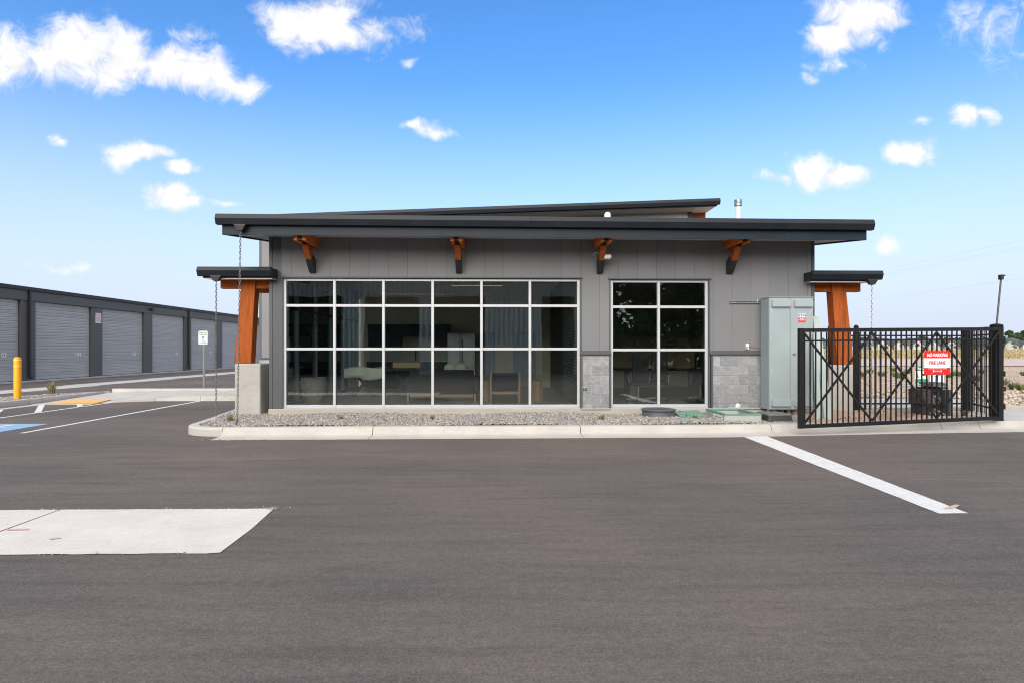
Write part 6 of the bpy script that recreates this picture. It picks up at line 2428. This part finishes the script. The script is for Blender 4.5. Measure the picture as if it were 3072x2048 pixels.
tag(bx, 'open brown carton on the table in the third bay', 'box')
c = on_y(1384, 1100, 19.6)
fr = root('refrigerator', (c.x, 19.9, FL), 'tall grey refrigerator at the end of the kitchen run', 'refrigerator')
MB().box(c.x - .45, c.x + .45, 19.6, 20.3, FL, FL + 1.82).build('body', MAT['in_grey'], fr, bevel=.01)
for s_ in (-1, 1):
    d_ = MB().box(c.x + (-.445 if s_ < 0 else .004), c.x + (-.004 if s_ < 0 else .445), 19.56, 19.599, FL + .7, FL + 1.8).build('door', MAT['steel'], fr, bevel=.008)
    MB().box(c.x + s_ * .04 - .01, c.x + s_ * .04 + .01, 19.52, 19.555, FL + .85, FL + 1.6).build('handle', MAT['black_steel'], d_)
MB().box(c.x - .445, c.x + .445, 19.56, 19.599, FL + .05, FL + .69).build('drawer', MAT['steel'], fr, bevel=.008)
# linear pendant lamps
for (pa, pb, py_, yy, mt, lab) in ((1353, 1507, 856.5, 15.6, 'lamp', 'slim warm linear pendant seen in the top row of panes'), (1140, 1340, 882.5, 17.5, 'lamp_red', 'slim copper-coloured linear pendant deeper in the room')):
    a, b = on_y(pa, py_, yy), on_y(pb, py_, yy)
    o = root('linear_pendant', ((a.x + b.x) / 2, yy, a.z), lab, 'lamp')
    MB().box(a.x, b.x, yy - .005, yy + .005, a.z - .002, a.z + .002).build('light_strip', MAT[mt], o)
    MB().box(a.x, b.x, yy - .012, yy + .012, a.z + .0021, a.z + .03).build('housing', MAT['in_dark'], o)
    for x in (a.x + .15, b.x - .15):
        MB().tube([(x, yy, a.z + .04), (x, yy, 3.45)], .004, 5).build('cord', MAT['in_dark'], o)
# office beyond the narrow window
for k, (px_, lab) in enumerate(((1915, 'black high-backed office chair first inside the narrow window'), (1972, 'black high-backed office chair by the mullion of the narrow window'), (2100, 'black high-backed office chair last inside the narrow window'))):
    y = 14.6 + k * .25
    c = on_y(px_, 1100, y)
    o = root('office_chair', (c.x, y, FL), lab, 'chair')
    MB().box(c.x - .2, c.x + .2, y - .24, y - .17, FL + .5, FL + 1.2).build('backrest', MAT['fabric_dark'], o, bevel=.03)
    MB().box(c.x - .23, c.x + .23, y - .22, y + .24, FL + .42, FL + .49).build('seat', MAT['fabric_dark'], o, bevel=.03)
    MB().tube([(c.x, y, FL + .1), (c.x, y, FL + .42)], .03, 10).build('column', MAT['steel'], o)
    for j in range(5):
        a = j * 2 * math.pi / 5 + .3
        lg = MB().beam((c.x, y, FL + .1), (c.x + .28 * math.cos(a), y + .28 * math.sin(a), FL + .06), .04, .03).build('base_arm', MAT['steel'], o)
        MB().lathe([(.025, 0), (.025, .05)], (c.x + .28 * math.cos(a), y + .28 * math.sin(a), FL), 8).build('caster', MAT['in_dark'], o)
    for s_ in (-1, 1):
        MB().tube([(c.x + s_ * .24, y - .1, FL + .45), (c.x + s_ * .27, y - .1, FL + .66), (c.x + s_ * .27, y + .16, FL + .66)], .014, 8).build('armrest', MAT['steel'], o)
c = on_y(1990, 1100, 16.3)
o = root('conference_table', (c.x, 16.3, FL), 'dark meeting table behind the office chairs', 'table')
MB().box(c.x - 1.3, c.x + 1.3, 15.7, 16.9, FL + .72, FL + .76).build('table_top', MAT['in_dark'], o, bevel=.01)
for dx in (-.9, .9):
    MB().box(c.x + dx - .1, c.x + dx + .1, 15.9, 16.7, FL, FL + .719).build('leg', MAT['steel'], o)
